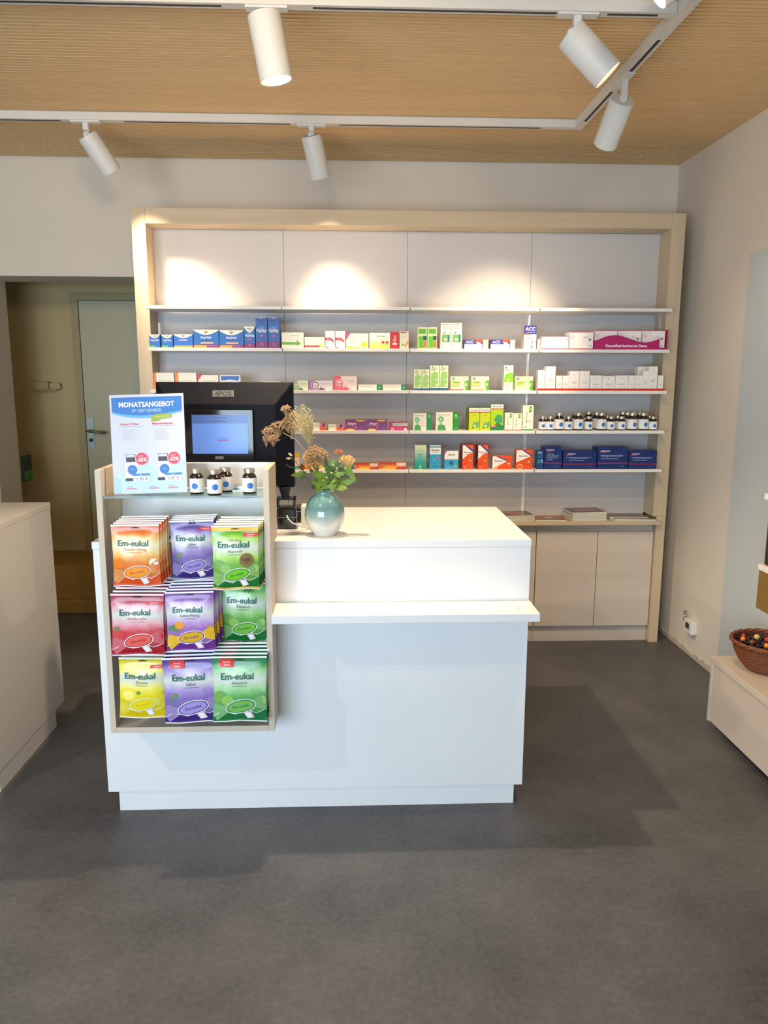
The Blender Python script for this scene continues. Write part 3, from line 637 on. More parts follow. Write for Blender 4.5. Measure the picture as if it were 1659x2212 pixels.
def leaf(par, base, tip, wd, m, nrm=Vector((0, -1, .25)), lobes=True):
    d = tip-base; Ln = d.length; d.normalize(); s2 = d.cross(nrm).normalized(); n2 = s2.cross(d).normalized()
    o_ = [(0, .03), (.12, .35), (.05, .62), (.22, .60), (.36, .95), (.46, .66), (.52, .50), (.66, .62), (.78, .38), (.9, .14), (1, 0)] if lobes else [(0, .02), (.15, .45), (.35, .9), (.55, .95), (.75, .65), (.9, .28), (1, 0)]
    mb = MB(); vs = []
    for a, b2 in o_:
        cv = n2*(-.10*Ln*math.sin(a*PI)*.6 - .0)
        vs += [base+d*(a*Ln)+cv, base+d*(a*Ln)+s2*(b2*wd)+cv+n2*(-.18*b2*wd), base+d*(a*Ln)-s2*(b2*wd)+cv+n2*(-.18*b2*wd)]
    fs = []
    for i in range(len(o_)-1):
        a = 3*i; fs += [(a, a+3, a+4, a+1), (a, a+2, a+5, a+3)]
    mb.add(vs, fs, m, True); return mb.build('leaf', par)
TAN = mat((.68, .56, .42), .8, noise=.30, scale=(150, 150, 150)); TANB = mat((.78, .62, .42), .8, noise=.3, scale=(150, 150, 150)); GOLD = mat((.88, .72, .44), .7, noise=.25, scale=(150, 150, 150)); PALE = mat((.78, .72, .52), .8)
t = thing('dried_flower', 'brown dried flower umbel leaning left across the monitor', 'dried flower')
stem([MOUTH-Vector((0, 0, .07)), MOUTH, V(668, 985), V(640, 950), V(612, 935)], .0015, TAN, t)
for i, (u, v, rx, rz) in enumerate(((600, 925, .030, .024), (580, 935, .020, .020), (622, 915, .028, .022), (590, 950, .018, .016), (575, 950, .010, .018), (632, 930, .018, .020), (618, 885, .016, .016), (628, 900, .018, .014))): umbel(t, V(u, v, .01*(i % 3)), rx, rz, 210, TAN, seed=i+3, size=.0026)
t = thing('grass_plume', 'feathery pale grass plume rising above the flowers beside the monitor', 'grass plume')
stem([MOUTH-Vector((0, 0, .07)), MOUTH, V(682, 1010, .01), V(672, 960, .01), V(662, 920, .01)], .0012, TANB, t)
mb = MB(); rnd = random.Random(5)
for k in range(300):
    q = rnd.random(); an = rnd.uniform(-1, 1)
    b0 = V(668-12*q, 965-60*q, .01); e = V(648+an*26+6*q, 872+an*an*22+rnd.uniform(0, 75)*(.3+q*.7), rnd.uniform(-.02, .03))
    m_ = b0.lerp(e, .55)+Vector((.004*an, 0, .008)); mb.tube([b0, m_, e], .0002, PALE, 3, cap=False)
    if k % 2 == 0:
        s2 = .0016; mb.add([e+Vector((s2, 0, 0)), e+Vector((-s2, 0, 0)), e+Vector((0, 0, s2)), e+Vector((0, -s2, -s2))], [(0, 1, 2), (0, 3, 1), (1, 3, 2), (2, 3, 0)], PALE)
for k in range(160):
    b0 = V(672, 965, .01); e = V(rnd.uniform(664, 676), rnd.uniform(895, 955), rnd.uniform(-.01, .02)); mb.tube([b0, e], .0003, PALE, 3, cap=False)
mb.build('plume', t)
t = thing('dried_flower', 'tan dried flower head in the middle, above the vase', 'dried flower')
stem([MOUTH-Vector((0, 0, .07)), MOUTH, V(690, 1035), V(684, 1000)], .0017, STEM, t)
for i, (u, v, rx, rz) in enumerate(((680, 985, .038, .030), (668, 992, .024, .026), (692, 984, .028, .026), (682, 1004, .028, .016), (678, 978, .026, .024))): umbel(t, V(u, v, -.005), rx, rz, 400, [TAN, TANB][i % 2], seed=20+i, size=.0026)
t = thing('dried_flower', 'orange and cream flower head at the right of the bouquet', 'dried flower')
stem([MOUTH-Vector((0, 0, .07)), MOUTH, V(725, 1035), V(745, 1000)], .0017, STEM, t)
umbel(t, V(750, 995, -.005), .026, .018, 260, GOLD, seed=31, size=.0027); umbel(t, V(732, 977, 0), .014, .008, 90, mat((.80, .42, .22), .7), seed=32, size=.0026); umbel(t, V(757, 1001, -.01), .014, .014, 110, mat((.88, .76, .48), .7), seed=33, size=.0026)
mb = MB()
for u, v in ((719, 975), (762, 984), (751, 982), (707, 983), (680, 964), (712, 986)):
    c_ = V(u, v, 0); mb.tube([c_-Vector((0, 0, .02)), c_], .0004, TAN, 4); mb.lathe([(0, -.002), (.0022, 0), (0, .0024)], mat((.16, .08, .06), .6), 8, c=c_)
mb.build('bud', t)
t = thing('leafy_sprig', 'green lobed leaves filling the bouquet just above the vase', 'leafy sprig')
stem([MOUTH-Vector((0, 0, .07)), MOUTH, V(715, 1050), V(722, 1020)], .0022, STEM, t)
for (u0, v0, u1, v1, wd, m_, lo, dy) in ((715, 1045, 770, 1038, .022, LEAFM, 1, -.015), (722, 1030, 768, 1000, .022, LEAFD, 1, 0), (718, 1035, 742, 1062, .020, LEAFM, 1, -.03), (745, 1005, 770, 1042, .016, LEAFM, 1, -.02),
        (705, 1040, 672, 1048, .020, LEAFD, 0, -.02), (700, 1030, 672, 1020, .018, LEAFM, 1, -.02), (708, 1058, 688, 1030, .020, LEAFM, 0, -.03), (700, 1060, 716, 1035, .020, LEAFD, 0, -.01), (708, 1020, 702, 985, .013, LEAFD, 1, 0),
        (716, 1020, 738, 990, .014, LEAFD, 1, -.01), (700, 1055, 682, 1058, .018, LEAFM, 0, -.03), (712, 1010, 726, 992, .016, LEAFM, 1, 0), (705, 1050, 728, 1048, .018, LEAFM, 0, -.03), (690, 1035, 665, 1010, .012, LEAFD, 1, 0), (728, 1048, 752, 1056, .014, LEAFM, 1, -.035), (712, 1048, 694, 1018, .013, LEAFM, 1, -.03), (706, 1038, 716, 1006, .012, LEAFD, 0, -.035), (720, 1028, 748, 1020, .014, LEAFM, 1, -.03), (698, 1052, 668, 1036, .013, LEAFM, 1, -.035), (716, 1056, 736, 1036, .014, LEAFD, 1, -.04), (688, 1016, 676, 1000, .010, LEAFD, 1, -.02)):
    leaf(t, V(u0, v0, dy*.5), V(u1, v1, dy), wd*.92, m_, lobes=bool(lo))
mb = MB()
for u, v in ((700, 1013), (716, 1022), (706, 1032), (728, 1012), (694, 1008), (720, 1005), (699, 1038)):
    mb.lathe([(0, -.004), (.0045, 0), (0, .005)], mat((.62, .64, .36), .5), 8, c=V(u, v, -.035))
mb.build('bud', t)
t = thing('leafy_sprig', 'thin reddish sprig with a small leaf drooping left of the vase neck', 'leafy sprig')
RS = mat((.40, .22, .14), .6)
stem([MOUTH-Vector((0, 0, .06)), MOUTH, V(682, 1052), V(665, 1035), V(655, 1018), V(640, 1000), V(628, 985)], .0012, RS, t)
leaf(t, V(664, 1022), V(626, 1027, -.01), .013, LEAFM); leaf(t, V(660, 1020), V(648, 1036, -.01), .012, LEAFD, lobes=False); leaf(t, V(655, 1018), V(650, 1002, -.01), .010, mat((.45, .25, .12), .6), lobes=False)
leaf(t, V(630, 990), V(617, 990, -.01), .004, PALE, lobes=False); leaf(t, V(632, 985), V(622, 978), .004, PALE, lobes=False); leaf(t, V(680, 1050), V(674, 1056), .008, mat((.22, .12, .08), .6), lobes=False)
stem([V(618, 1003), V(626, 1009), V(640, 1010), V(650, 1015)], .0004, PALE, t)

# ================================================================== SHELF WALL
FY, BY2 = 4.0674, 4.21
XS = [-1.0365, -.3645, .288, .950, 1.638]
t = thing('wall_shelving', 'wood-framed wall shelving with white back panels across the rear wall', 'shelving')
mb = MB(); mb.box(-1.1066, -1.0365, FY, YW-.002, .7255, 2.304, OAKV); mb.box(-1.1066, -1.0365, FY, YW-.002, .001, .7253, OAKV); mb.build('post', t, bevel=.0015)
mb = MB(); mb.box(1.638, 1.7102, FY, YW-.002, .7255, 2.304, OAKV); mb.build('post', t, bevel=.0015)
mb = MB(); mb.box(1.66, 1.7102, FY+.002, YW-.002, .001, .7253, OAKV); mb.build('post', t, bevel=.0015)
mb = MB(); mb.box(-1.0363, 1.6378, FY, YW-.002, 2.228, 2.304, OAKH); mb.build('header_board', t, bevel=.0015)
for k in range(4):
    mb = MB(); mb.box(XS[k]+.0006, XS[k+1]-.0006, BY2, BY2+.02, .706, 2.227, PANEL); mb.build('back_panel', t, bevel=.001)
mb = MB(); mb.box(.939, .956, BY2-.008, BY2-.0005, .73, 1.805, mat((.95, .94, .92), .4)); mb.build('upright_rail', t, bevel=.001)
SZ = [1.8237, 1.6175, 1.4075, 1.2005, .9965]; SY = 3.98
SX = [(-1.033, -.3605), (-.357, .2865), (.2905, .9485), (.9545, 1.6345)]
for k, (a, b_) in enumerate(SX):
    for r_, z in enumerate(SZ):
        mb = MB(); mb.box(a, b_, SY, BY2-.0085, z-.0165, z, SHELF); mb.build('shelf', t, bevel=.0012)
        if 0 < r_ and k == 3: pass
# worktop and base cabinets
mb = MB(); mb.box(-1.0363, 1.672, 4.035, BY2-.001, .684, .7045, OAKH)
mb.build('shelf_worktop', bevel=.0015, label='pale wood worktop on the base cabinets carrying the magazines', category='worktop')
dx = [-1.034, -.703, -.362, -.021, .3205, .662, 1.0041, 1.3456, 1.6874]
names = ['leftmost base cabinet under the worktop, hidden behind the sales counter', 'second base cabinet from the left under the worktop, behind the counter', 'base cabinet under the worktop, its edge showing right of the counter', 'whitewashed two-door base cabinet fully in view right of the counter']
for k in range(4):
    a, m_, b_ = dx[2*k], dx[2*k+1], dx[2*k+2]; b_ = min(b_, 1.659) if k == 3 else b_
    t = thing('base_cabinet', names[k], 'cabinet', group=None)
    mb = MB(); mb.box(a+.001, b_-.001, 4.11, 4.43, .0975, .6835, DOORW); mb.build('body', t)
    mb = MB(); mb.box(a+.002, m_-.002, 4.088, 4.1085, .0975, .637, DOORW); mb.build('door', t, bevel=.0012)
    mb = MB(); mb.box(m_+.002, b_-.003, 4.088, 4.1085, .0975, .637, DOORW); mb.build('door', t, bevel=.0012)
    mb = MB(); mb.box(a+.001, b_-.001, 4.115, 4.42, .0, .097, DOORW); mb.build('plinth', t)
mb = MB(); mb.box(-1.034, 1.659, 4.10, 4.1095, .6375, .6835, DOORW); 

# ------------------------------------------------------------------ medicine boxes
def W1(*a): return mat(a, .45)
CR = (.94, .92, .86); TB = W1(.25, .27, .32)
def medbox(x0, x1, yt, row, base, decals, label, depth=.045, Yf=3.995, rz=0, name='medicine_box', cat='medicine box', group=None, z0=None, side=None):
    A = at(x0, yt, Yf); B_ = at(x1, yt, Yf); z = SZ[row]+.0004 if z0 is None else z0
    w_ = B_.x-A.x-.0012; h_ = A.z-z; xc = (A.x+B_.x)/2
    depth = min(depth, 4.200-Yf)
    mb = MB(); m = mat(base, .42) if isinstance(base, tuple) else base
    mb.box(-w_/2, w_/2, 0, depth, 0, h_, m)
    F = frontface(-w_/2, 0, 0)
    for d in decals:
        f0 = F(); f = (lambda f0: lambda a, b2: f0(min(max(a, 0), w_), min(max(b2, 0), h_)))(f0); k = d[0]; c = mat(d[5] if k == 't' else d[-1], .42)
        if k == 'r': mb.shape([(d[1]*w_, d[2]*h_), (d[3]*w_, d[2]*h_), (d[3]*w_, d[4]*h_), (d[1]*w_, d[4]*h_)], c, f)
        elif k == 'e': mb.shape(ell(d[1]*w_, d[2]*h_, d[3]*w_, d[4]*w_, 18), c, f)
        elif k == 'p': mb.shape([(a*w_, b2*h_) for a, b2 in d[1]], c, f)
        elif k == 't': mb.text(d[1], d[2]*w_, d[3]*h_, d[4]*h_, c, f, bold=.02, wmax=(d[6] if len(d) > 6 else .85)*w_)
        elif k == 'v': mb.text(d[1], d[2]*w_, d[3]*h_, d[4]*w_, c, f, rot=1, wmax=.8*h_)
        elif k == 'l':
            for q in range(d[4]): mb.shape([(d[1]*w_, (d[2]-.06*q)*h_), (d[3]*w_, (d[2]-.06*q)*h_), (d[3]*w_, (d[2]-.06*q+.02)*h_), (d[1]*w_, (d[2]-.06*q+.02)*h_)], c, f)
    if side:
        mb.add([(-w_/2-.0003, 0, 0), (-w_/2-.0003, depth, 0), (-w_/2-.0003, depth, h_), (-w_/2-.0003, 0, h_)], [(0, 1, 2, 3)], mat(side, .42))
        mb.add([(w_/2+.0003, 0, 0), (w_/2+.0003, depth, 0), (w_/2+.0003, depth, h_), (w_/2+.0003, 0, h_)], [(0, 1, 2, 3)], mat(side, .42))
    o = mb.build(name, loc=(xc, Yf, z)); o.rotation_euler = (0, 0, rz); o['label'] = label; o['category'] = cat
    if group: o['group'] = group
    return o
# --- row 1, bay 1: blue cold remedies
def wick(nm, bands, dip=.25, top=.74):
    cap = [(k/12, top+(.22-dip*math.sin(PI*k/12))*1) for k in range(13)]
    cap = [(a, min(.995, top+.22-dip*math.sin(PI*a))) for a, _ in cap]+[(1, 1), (0, 1)]
    return [('p', cap, CR)]+[('t', 'WICK', .5, .90, .07, (.15, .15, .2)), ('p', [(.44, .85), (.56, .85), (.5, .79)], (.15, .15, .2)), ('t', nm, .5, .58, .13, (.92, .93, .97))]+bands
BLU = (.08, .40, .74)
orm = [('r', 0, 0, .52, .15, (.93, .58, .05)), ('r', .52, 0, 1, .15, (.55, .08, .33)), ('r', .28, .22, .78, .31, (.93, .70, .50)), ('l', .55, .10, .85, 1, (.85, .6, .75))]
gr = [('r', 0, 0, .55, .16, (.35, .70, .20)), ('l', .2, .40, .8, 1, (.5, .7, .9))]
mg = [('r', 0, 0, 1, .22, (.50, .12, .42)), ('e', .5, .40, .12, .12, (.86, .25, .42)), ('l', .25, .68, .75, 2, (.55, .72, .92)), ('l', .35, .15, .65, 2, (.75, .5, .75))]
medbox(321.6, 345, 722.6, 1, BLU, wick('VapoRub', gr), 'smallest blue medicine box at the far left of its shelf')
medbox(348, 373, 723, 1, BLU, wick('VapoRub', gr), 'second small blue and green box from the left post')
medbox(374.5, 416, 722, 1, (.13, .42, .80), wick('DayMed', [('r', 0, 0, 1, .15, (.95, .62, .22))]), 'low wide blue box with an orange foot')
medbox(417, 472, 712, 1, BLU, wick('DayNait', orm), 'left of the two wide blue boxes with orange and purple feet')
medbox(473, 526, 713, 1, BLU, wick('DayNait', orm), 'right of the two wide blue boxes with orange and purple feet')
medbox(527, 550.5, 705, 1, BLU, wick('MediNait', mg), 'blue carton of middle height with a purple foot')
medbox(551.5, 577, 686, 1, (.10, .36, .70), wick('MediNait', mg, .10, .86), 'left of the two tall blue and purple cartons')
medbox(578, 603.5, 686, 1, (.10, .36, .70), wick('MediNait', mg, .10, .86), 'right of the two tall blue and purple cartons')
p = at(343, 700, 4.05)
mb = MB(); mb.add([(at(341, 722, 4.12).x, 4.12, SZ[1]), (at(349, 722, 4.12).x, 4.12, SZ[1]), (at(345, 700, 4.12).x, 4.12, at(345, 697, 4.12).z), (at(342, 700, 4.12).x, 4.12, at(342, 697, 4.12).z)], [(0, 1, 2, 3)], CARD)
so = mb.build('price_card', label='thin white card leaning behind the small blue boxes', category='card'); so.modifiers.new('s', 'SOLIDIFY').thickness = .001
# row 2 bay 1 (above the monitor)
medbox(330.5, 375.5, 805, 2, CR, [('r', 0, 0, .14, 1, (.93, .50, .12)), ('l', .25, .55, .85, 1, (.7, .68, .64))], 'white box with an orange end, nearest the left post')
medbox(377.5, 424, 805, 2, CR, [('r', 0, 0, .16, 1, (.93, .55, .15)), ('l', .28, .55, .85, 1, (.7, .68, .64))], 'white box with an orange end, second above the monitor')
medbox(426, 471.5, 810, 2, CR, [('p', [(0, .55), (.22, 1), (0, 1)], (.85, .18, .25)), ('l', .25, .62, .85, 1, (.75, .6, .5)), ('p', [(.85, 0), (1, 0), (1, .4)], (.95, .80, .1))], 'white box with a red corner above the monitor')
medbox(474, 519.5, 810, 2, (.90, .91, .93), [('p', [(.08, .62), (.5, .70), (.9, .62), (.95, .92), (.05, .92)], (.15, .40, .78)), ('p', [(.6, .0), (1, .0), (1, .6), (.8, .5)], (.55, .80, .93))], 'white box with a blue banner above the monitor')
medbox(565, 607, 824, 2, (.93, .88, .78), [('l', .2, .5, .8, 1, (.8, .7, .6))], 'low cream box just showing over the monitor edge')
# row 1 bay 2
YG = (.45, .70, .15)
medbox(608, 656, 718, 1, (.95, .93, .86), [('r', 0, .22, .72, .38, YG), ('p', [(.68, .16), (.88, .28), (.68, .52)], YG), ('l', .4, .80, .8, 1, (.6, .6, .55)), ('l', .1, .12, .9, 1, (.9, .85, .78))], 'white box with a green arrow, first in the second bay', depth=.10)
medbox(657.5, 701.5, 728, 1, (.96, .94, .88), [('r', 0, .08, .75, .26, (.80, .22, .22)), ('p', [(.74, .04), (.92, .18), (.74, .5)], (.95, .85, .1)), ('l', .1, .8, .6, 1, (.8, .7, .65))], 'low white box with a red stripe and yellow arrow')
for x0, x1, lb in ((702.5, 723.5, 'left of the two white upright boxes with pink pencil marks'), (724.3, 745.7, 'right of the two white upright boxes with pink pencil marks')):
    medbox(x0, x1, 715, 1, (.97, .95, .92), [('r', 0, .46, .55, .62, (.78, .18, .22)), ('p', [(.5, .5), (.6, .62), (.92, .42), (.82, .34)], (.88, .25, .45)), ('p', [(.1, 0), (.35, 0), (.15, .12)], (.85, .2, .3)), ('t', 'Gel', .28, .54, .08, (.95, .8, .8), .4, 0)], lb)
medbox(747, 796, 720, 1, (.97, .96, .90), [('p', [(0, .55), (0, 1), (.2, 1)], (.90, .25, .50)), ('e', .80, .24, .13, .13, (.90, .93, .10)), ('p', [(0, 0), (.7, 0), (.5, .10), (0, .14)], (.70, .85, .25)), ('l', .12, .65, .4, 2, (.6, .65, .5))], 'white box with a yellow ball, middle of the second bay')
medbox(797.5, 843, 719, 1, gradmat([(0, (.72, .86, .22)), (.35, (.90, .94, .60)), (.6, (.97, .97, .93)), (1, (.97, .97, .94))], 'Z', .42, 0, .075, warp=.02), [('t', 'Basica vegan', .55, .80, .08, (.35, .5, .35)), ('e', .66, .40, .065, .065, (.88, .18, .15)), ('e', .85, .40, .065, .065, (.88, .18, .15))], 'white and lime box with two red berries')
medbox(844, 861.8, 717, 1, (.86, .10, .08), [('v', 'ibu', .42, .62, .45, (.97, .93, .90)), ('e', .5, .28, .34, .12, (.96, .9, .88)), ('l', .3, .42, .7, 2, (.95, .7, .65))], 'bright red box with white lettering')
medbox(863, 883, 716, 1, (.96, .92, .80), [('r', .1, .90, .75, .97, (.85, .25, .22)), ('e', .35, .22, .14, .14, (.60, .75, .2)), ('p', [(.5, .1), (.7, .3), (.95, .5), (.95, .35), (.7, .1)], (.90, .60, .25)), ('l', .2, .7, .6, 1, (.9, .6, .5))], 'cream box with orange fruit at the end of the second bay')
# row 2 bay 2
def ring(c, bg, word='mg'): return [('p', [(0, 0), (.45, 0), (.30, 1), (0, 1)], bg), ('e', .26, .50, .17, .17, (.93, .90, .88)), ('e', .26, .50, .145, .145, c), ('e', .26, .50, .11, .11, (.93, .88, .88)), ('t', word, .26, .50, .16, c, .2, 0), ('l', .52, .68, .9, 2, (.60, .58, .55)), ('p', [(.42, .0), (.50, .35), (.58, .02)], c), ('p', [(.54, .0), (.60, .22), (.68, .0)], c)]
medbox(631, 666, 822, 2, (.86, .89, .80), ring((.25, .40, .25), (.55, .68, .45)), 'pale green box partly behind the monitor corner')
medbox(667.5, 719, 822, 2, (.88, .84, .88), ring((.40, .20, .42), (.66, .45, .70)), 'white and violet box with a round emblem')
medbox(720.5, 771, 812.5, 2, (.93, .84, .84), ring((.86, .22, .30), (.90, .35, .45)), 'taller white and red box with a round emblem')
for x0, x1, lb in ((774, 825, 'left of the two low white boxes with green ends'), (827, 878, 'right of the two low white boxes with green ends')):
    medbox(x0, x1, 830.5, 2, (.94, .92, .87), [('r', .78, 0, 1, 1, (.10, .55, .32)), ('p', [(.86, .6), (.93, .6), (.895, .3)], (.8, .93, .8)), ('l', .08, .68, .6, 2, (.75, .66, .60))], lb)
# row 3 bay 2
def pinkor(): return [('r', .50, 0, 1, .38, (.92, .36, .12)), ('r', .50, .38, 1, 1, (.86, .52, .66)), ('p', [(.68, .45), (.78, .92), (.92, .9), (.84, .5)], (.30, .22, .28)), ('l', .08, .66, .42, 3, (.72, .66, .62))]
medbox(637, 674, 913, 3, (.94, .90, .88), [('r', .55, 0, 1, .25, (.92, .36, .12)), ('p', [(0, .9), (.5, .2), (.6, .3), (.1, 1)], (.85, .25, .2))], 'white and red box behind the grass plume')
medbox(676, 705, 913, 3, (.95, .92, .86), pinkor(), 'white, pink and orange box with a black cow mark, taller')
medbox(709, 743.5, 916, 3, (.95, .92, .84), pinkor(), 'white, pink and orange box with a black cow mark, lower')
for x0, x1, lb in ((745, 791.5, 'left of the two purple allergy boxes'), (792.5, 837, 'right of the two purple allergy boxes')):
    medbox(x0, x1, 907, 3, (.55, .25, .55), [('t', 'Allegra', .32, .66, .22, (.95, .92, .95), .55, 0), ('e', .72, .97, .22, .07, (.95, .72, .15)), ('e', .24, .05, .20, .06, (.95, .78, .10)), ('r', .03, .44, .42, .50, (.85, .45, .75)), ('p', [(.62, .10), (.8, .45), (.95, .5), (.82, .1)], (.48, .35, .68)), ('e', .5, .3, .07, .09, (.72, .40, .68))], lb)
medbox(842, 881, 912.5, 3, (.82, .15, .42), [('r', .15, .55, 1, .92, (.72, .80, .74)), ('l', .2, .80, .7, 2, (.4, .55, .5)), ('r', .78, 0, .95, .30, (.95, .85, .88)), ('e', .15, .2, .12, .1, (.95, .55, .7)), ('l', .35, .35, .7, 2, (.95, .7, .8))], 'pink and grey-green box at the end of its shelf')
# row 4 bay 2
medbox(636, 647, 978.5, 4, (.95, .90, .80), [('r', 0, .72, 1, 1, (.95, .75, .1)), ('r', 0, 0, 1, .2, (.15, .6, .4)), ('l', .2, .55, .8, 3, (.9, .5, .3))], 'narrow white and yellow carton right beside the monitor')
ORG = gradmat([(0, (.93, .45, .10)), (.5, (.95, .70, .25)), (1, (.95, .88, .80))], 'X', .42, -.06, .06, warp=.05)
medbox(653, 680, 1003, 4, ORG, [('p', [(0, .5), (.6, .3), (1, 0), (0, 0)], (.92, .32, .08))], 'orange box low behind the tan flower head')
medbox(684, 722, 1003, 4, (.94, .75, .45), [('l', .2, .5, .8, 1, (.9, .3, .2))], 'pale orange box hidden behind the green leaves')
medbox(757, 764, 1005, 4, (.15, .35, .75), [('r', 0, .7, 1, 1, (.9, .9, .95))], 'narrow blue box peeping out right of the leaves')
for x0, x1, yt, lb in ((766.5, 816, 1001, 'low red and yellow box right of the flowers'), (818, 877, 999.5, 'wider red and yellow box at the end of its shelf')):
    medbox(x0, x1, yt, 4, (.88, .42, .24), [('p', [(.05, 0), (.65, 0), (.72, .5), (.3, .55)], (.95, .68, .18)), ('p', [(.70, .5), (1, .5), (1, 1), (.6, 1)], (.95, .84, .76)), ('r', .64, 0, 1, .30, (.76, .10, .12)), ('t', 'Voltaren', .24, .60, .16, (.70, .75, .85), .4, 0), ('l', .70, .2, .9, 1, (.95, .8, .8)), ('r', 0, .82, .65, 1, (.86, .20, .16))], lb)
# row 1 bay 3
def ginger(): return [('r', .08, .68, .92, .93, (.50, .78, .30)), ('l', .2, .88, .85, 1, (.2, .4, .2)), ('r', .1, .03, .62, .58, (.40, .76, .12)), ('r', .58, .40, .95, .60, (.12, .32, .28)), ('p', [(.62, .05), (.95, .05), (.92, .38), (.66, .38)], (.82, .48, .22)), ('t', 'Kräuter', .5, .8, .07, (.2, .45, .2))]
medbox(902, 923.5, 707, 1, (.90, .91, .72), ginger(), 'left of the two white and bright green upright boxes', depth=.06)
medbox(924, 944.5, 707, 1, (.90, .91, .72), ginger(), 'right of the two white and bright green upright boxes', depth=.06)
def gwhite(): return [('l', .12, .93, .85, 1, (.35, .33, .30)), ('l', .15, .86, .85, 2, (.66, .63, .58)), ('p', [(.2, .60), (.45, .66), (.42, .60)], (.2, .3, .3)), ('r', .14, .26, .70, .55, (.42, .66, .36)), ('r', .70, .26, .88, .55, (.08, .48, .36)), ('e', .48, .36, .2, .14, (.72, .86, .66)), ('t', 'Efeu', .3, .1, .04, (.7, .68, .62), .4, 0)]
medbox(952, 974.8, 697.6, 1, (.93, .90, .84), gwhite(), 'left of the two tall white cartons with green squares', depth=.055)
medbox(975.2, 998.5, 697.6, 1, (.93, .90, .84), gwhite(), 'right of the two tall white cartons with green squares', depth=.055)
def acc(): return [('r', .0, .50, 1, 1, (.22, .20, .55)), ('r', .62, .70, 1, 1, (.85, .30, .20)), ('t', 'ACC', .30, .76, .30, (.96, .95, .95), .45, 0), ('t', 'akut', .70, .74, .14, (.8, .82, .95), .35, 0), ('e', .80, .42, .14, .14, (.97, .96, .97)), ('l', .1, .25, .5, 1, (.85, .8, .72))]
for x0, x1, xs, lb, lb2 in ((1003, 1042.5, 1055, 'left of the two low white and blue boxes', 'plain cream box beside the left white and blue box'), (1060, 1101.5, 1113, 'right of the two low white and blue boxes', 'plain cream box beside the right white and blue box')):
    medbox(x0, x1, 733.5, 1, (.95, .92, .85), acc(), lb, depth=.06, side=(.30, .26, .40))
    medbox(x1+.5, xs, 734, 1, (.90, .84, .74), [], lb2, depth=.06, Yf=4.01)
medbox(1132.5, 1159.5, 703, 1, (.96, .94, .91), [('r', 0, .63, 1, 1, (.20, .20, .55)), ('t', 'ACC', .5, .86, .15, (.97, .97, .97), .85, 0), ('r', .0, .60, .5, .645, (.93, .5, .2)), ('l', .2, .70, .9, 1, (.75, .75, .9)), ('l', .15, .45, .65, 1, (.85, .45, .4)), ('p', [(.58, .12), (.66, .3), (.8, .45), (.72, .28)], (.80, .25, .22)), ('e', .66, .10, .07, .07, (.55, .2, .45))], 'tall white carton with a blue top and white letters', depth=.07, side=(.86, .80, .74))
medbox(1161, 1168.5, 733, 1, (.92, .87, .80), [], 'plain white box peeping out beside the tall blue-topped carton', depth=.05, Yf=4.03)
# row 2 bay 3
def sinu(): return [('l', .15, .88, .8, 1, (.35, .42, .30)), ('e', .3, .94, .08, .05, (.2, .3, .25)), ('p', [(.12, .14), (.9, .14), (.88, .70), (.5, .78), (.15, .66)], (.58, .78, .40)), ('e', .70, .42, .16, .10, (.86, .92, .78)), ('e', .72, .40, .05, .05, (.1, .3, .25)), ('r', 0, 0, 1, .09, (.15, .35, .55)), ('l', .15, .82, .6, 1, (.25, .30, .2)), ('p', [(.5, .18), (.9, .3), (.9, .16)], (.78, .88, .62))]
for x0, x1, yt, lb in ((894, 911.3, 798, 'first of the lower pair of green and white upright boxes'), (911.8, 928, 798, 'second of the lower pair of green and white upright boxes'), (929, 948.8, 789.5, 'first of the taller pair of green and white upright boxes'), (949.3, 968.8, 789.5, 'second of the taller pair of green and white upright boxes')):
    medbox(x0, x1, yt, 2, (.86, .89, .74), sinu(), lb, depth=.055)
def head(foot): return [('e', .16, .83, .075, .075, (.12, .40, .48)), ('e', .16, .83, .035, .035, (.8, .9, .9)), ('l', .3, .82, .85, 1, (.78, .76, .66)), ('p', [(0, .25), (.5, .35), (.6, .65), (0, .72)], (.72, .84, .48)), ('t', 'Sinupret', .33, .58, .10, (.25, .45, .2), .5, 0), ('p', [(.84, .0), (1, 0), (1, .72), (.82, .70), (.76, .52), (.80, .35)], (.36, .68, .12)), ('e', .86, .42, .06, .10, (.85, .88, .70)), ('r', 0, 0, .72, .07, foot), ('l', .1, .32, .5, 1, (.9, .6, .45))]
medbox(973.5, 1012.5, 813, 2, (.90, .89, .78), head((.93, .42, .25)), 'left of the two wide green box pair with a head print, orange-red foot')
medbox(1018, 1057, 813, 2, (.90, .89, .78), head((.93, .62, .20)), 'right of the wide green box pair with a head print, yellow-orange foot')
medbox(1089, 1109.5, 789, 2, (.93, .92, .84), [('p', [(.0, .34), (1, .32), (1, .70), (.55, .72), (.1, .60)], (.50, .78, .18)), ('e', .2, .90, .10, .08, (.1, .35, .35)), ('t', 'Sinupret', .42, .80, .04, (.3, .5, .2), .7, 0), ('e', .5, .42, .17, .12, (.80, .90, .65)), ('l', .15, .20, .7, 1, (.75, .8, .6)), ('l', .15, .10, .5, 1, (.6, .6, .55))], 'tall white and green carton standing alone', depth=.05)
medbox(1113, 1152, 813, 2, (.88, .90, .72), head((.80, .88, .60))[:-2]+[('l', .1, .44, .4, 1, (.4, .5, .3))], 'wide green box with a head print at the end of its shelf')
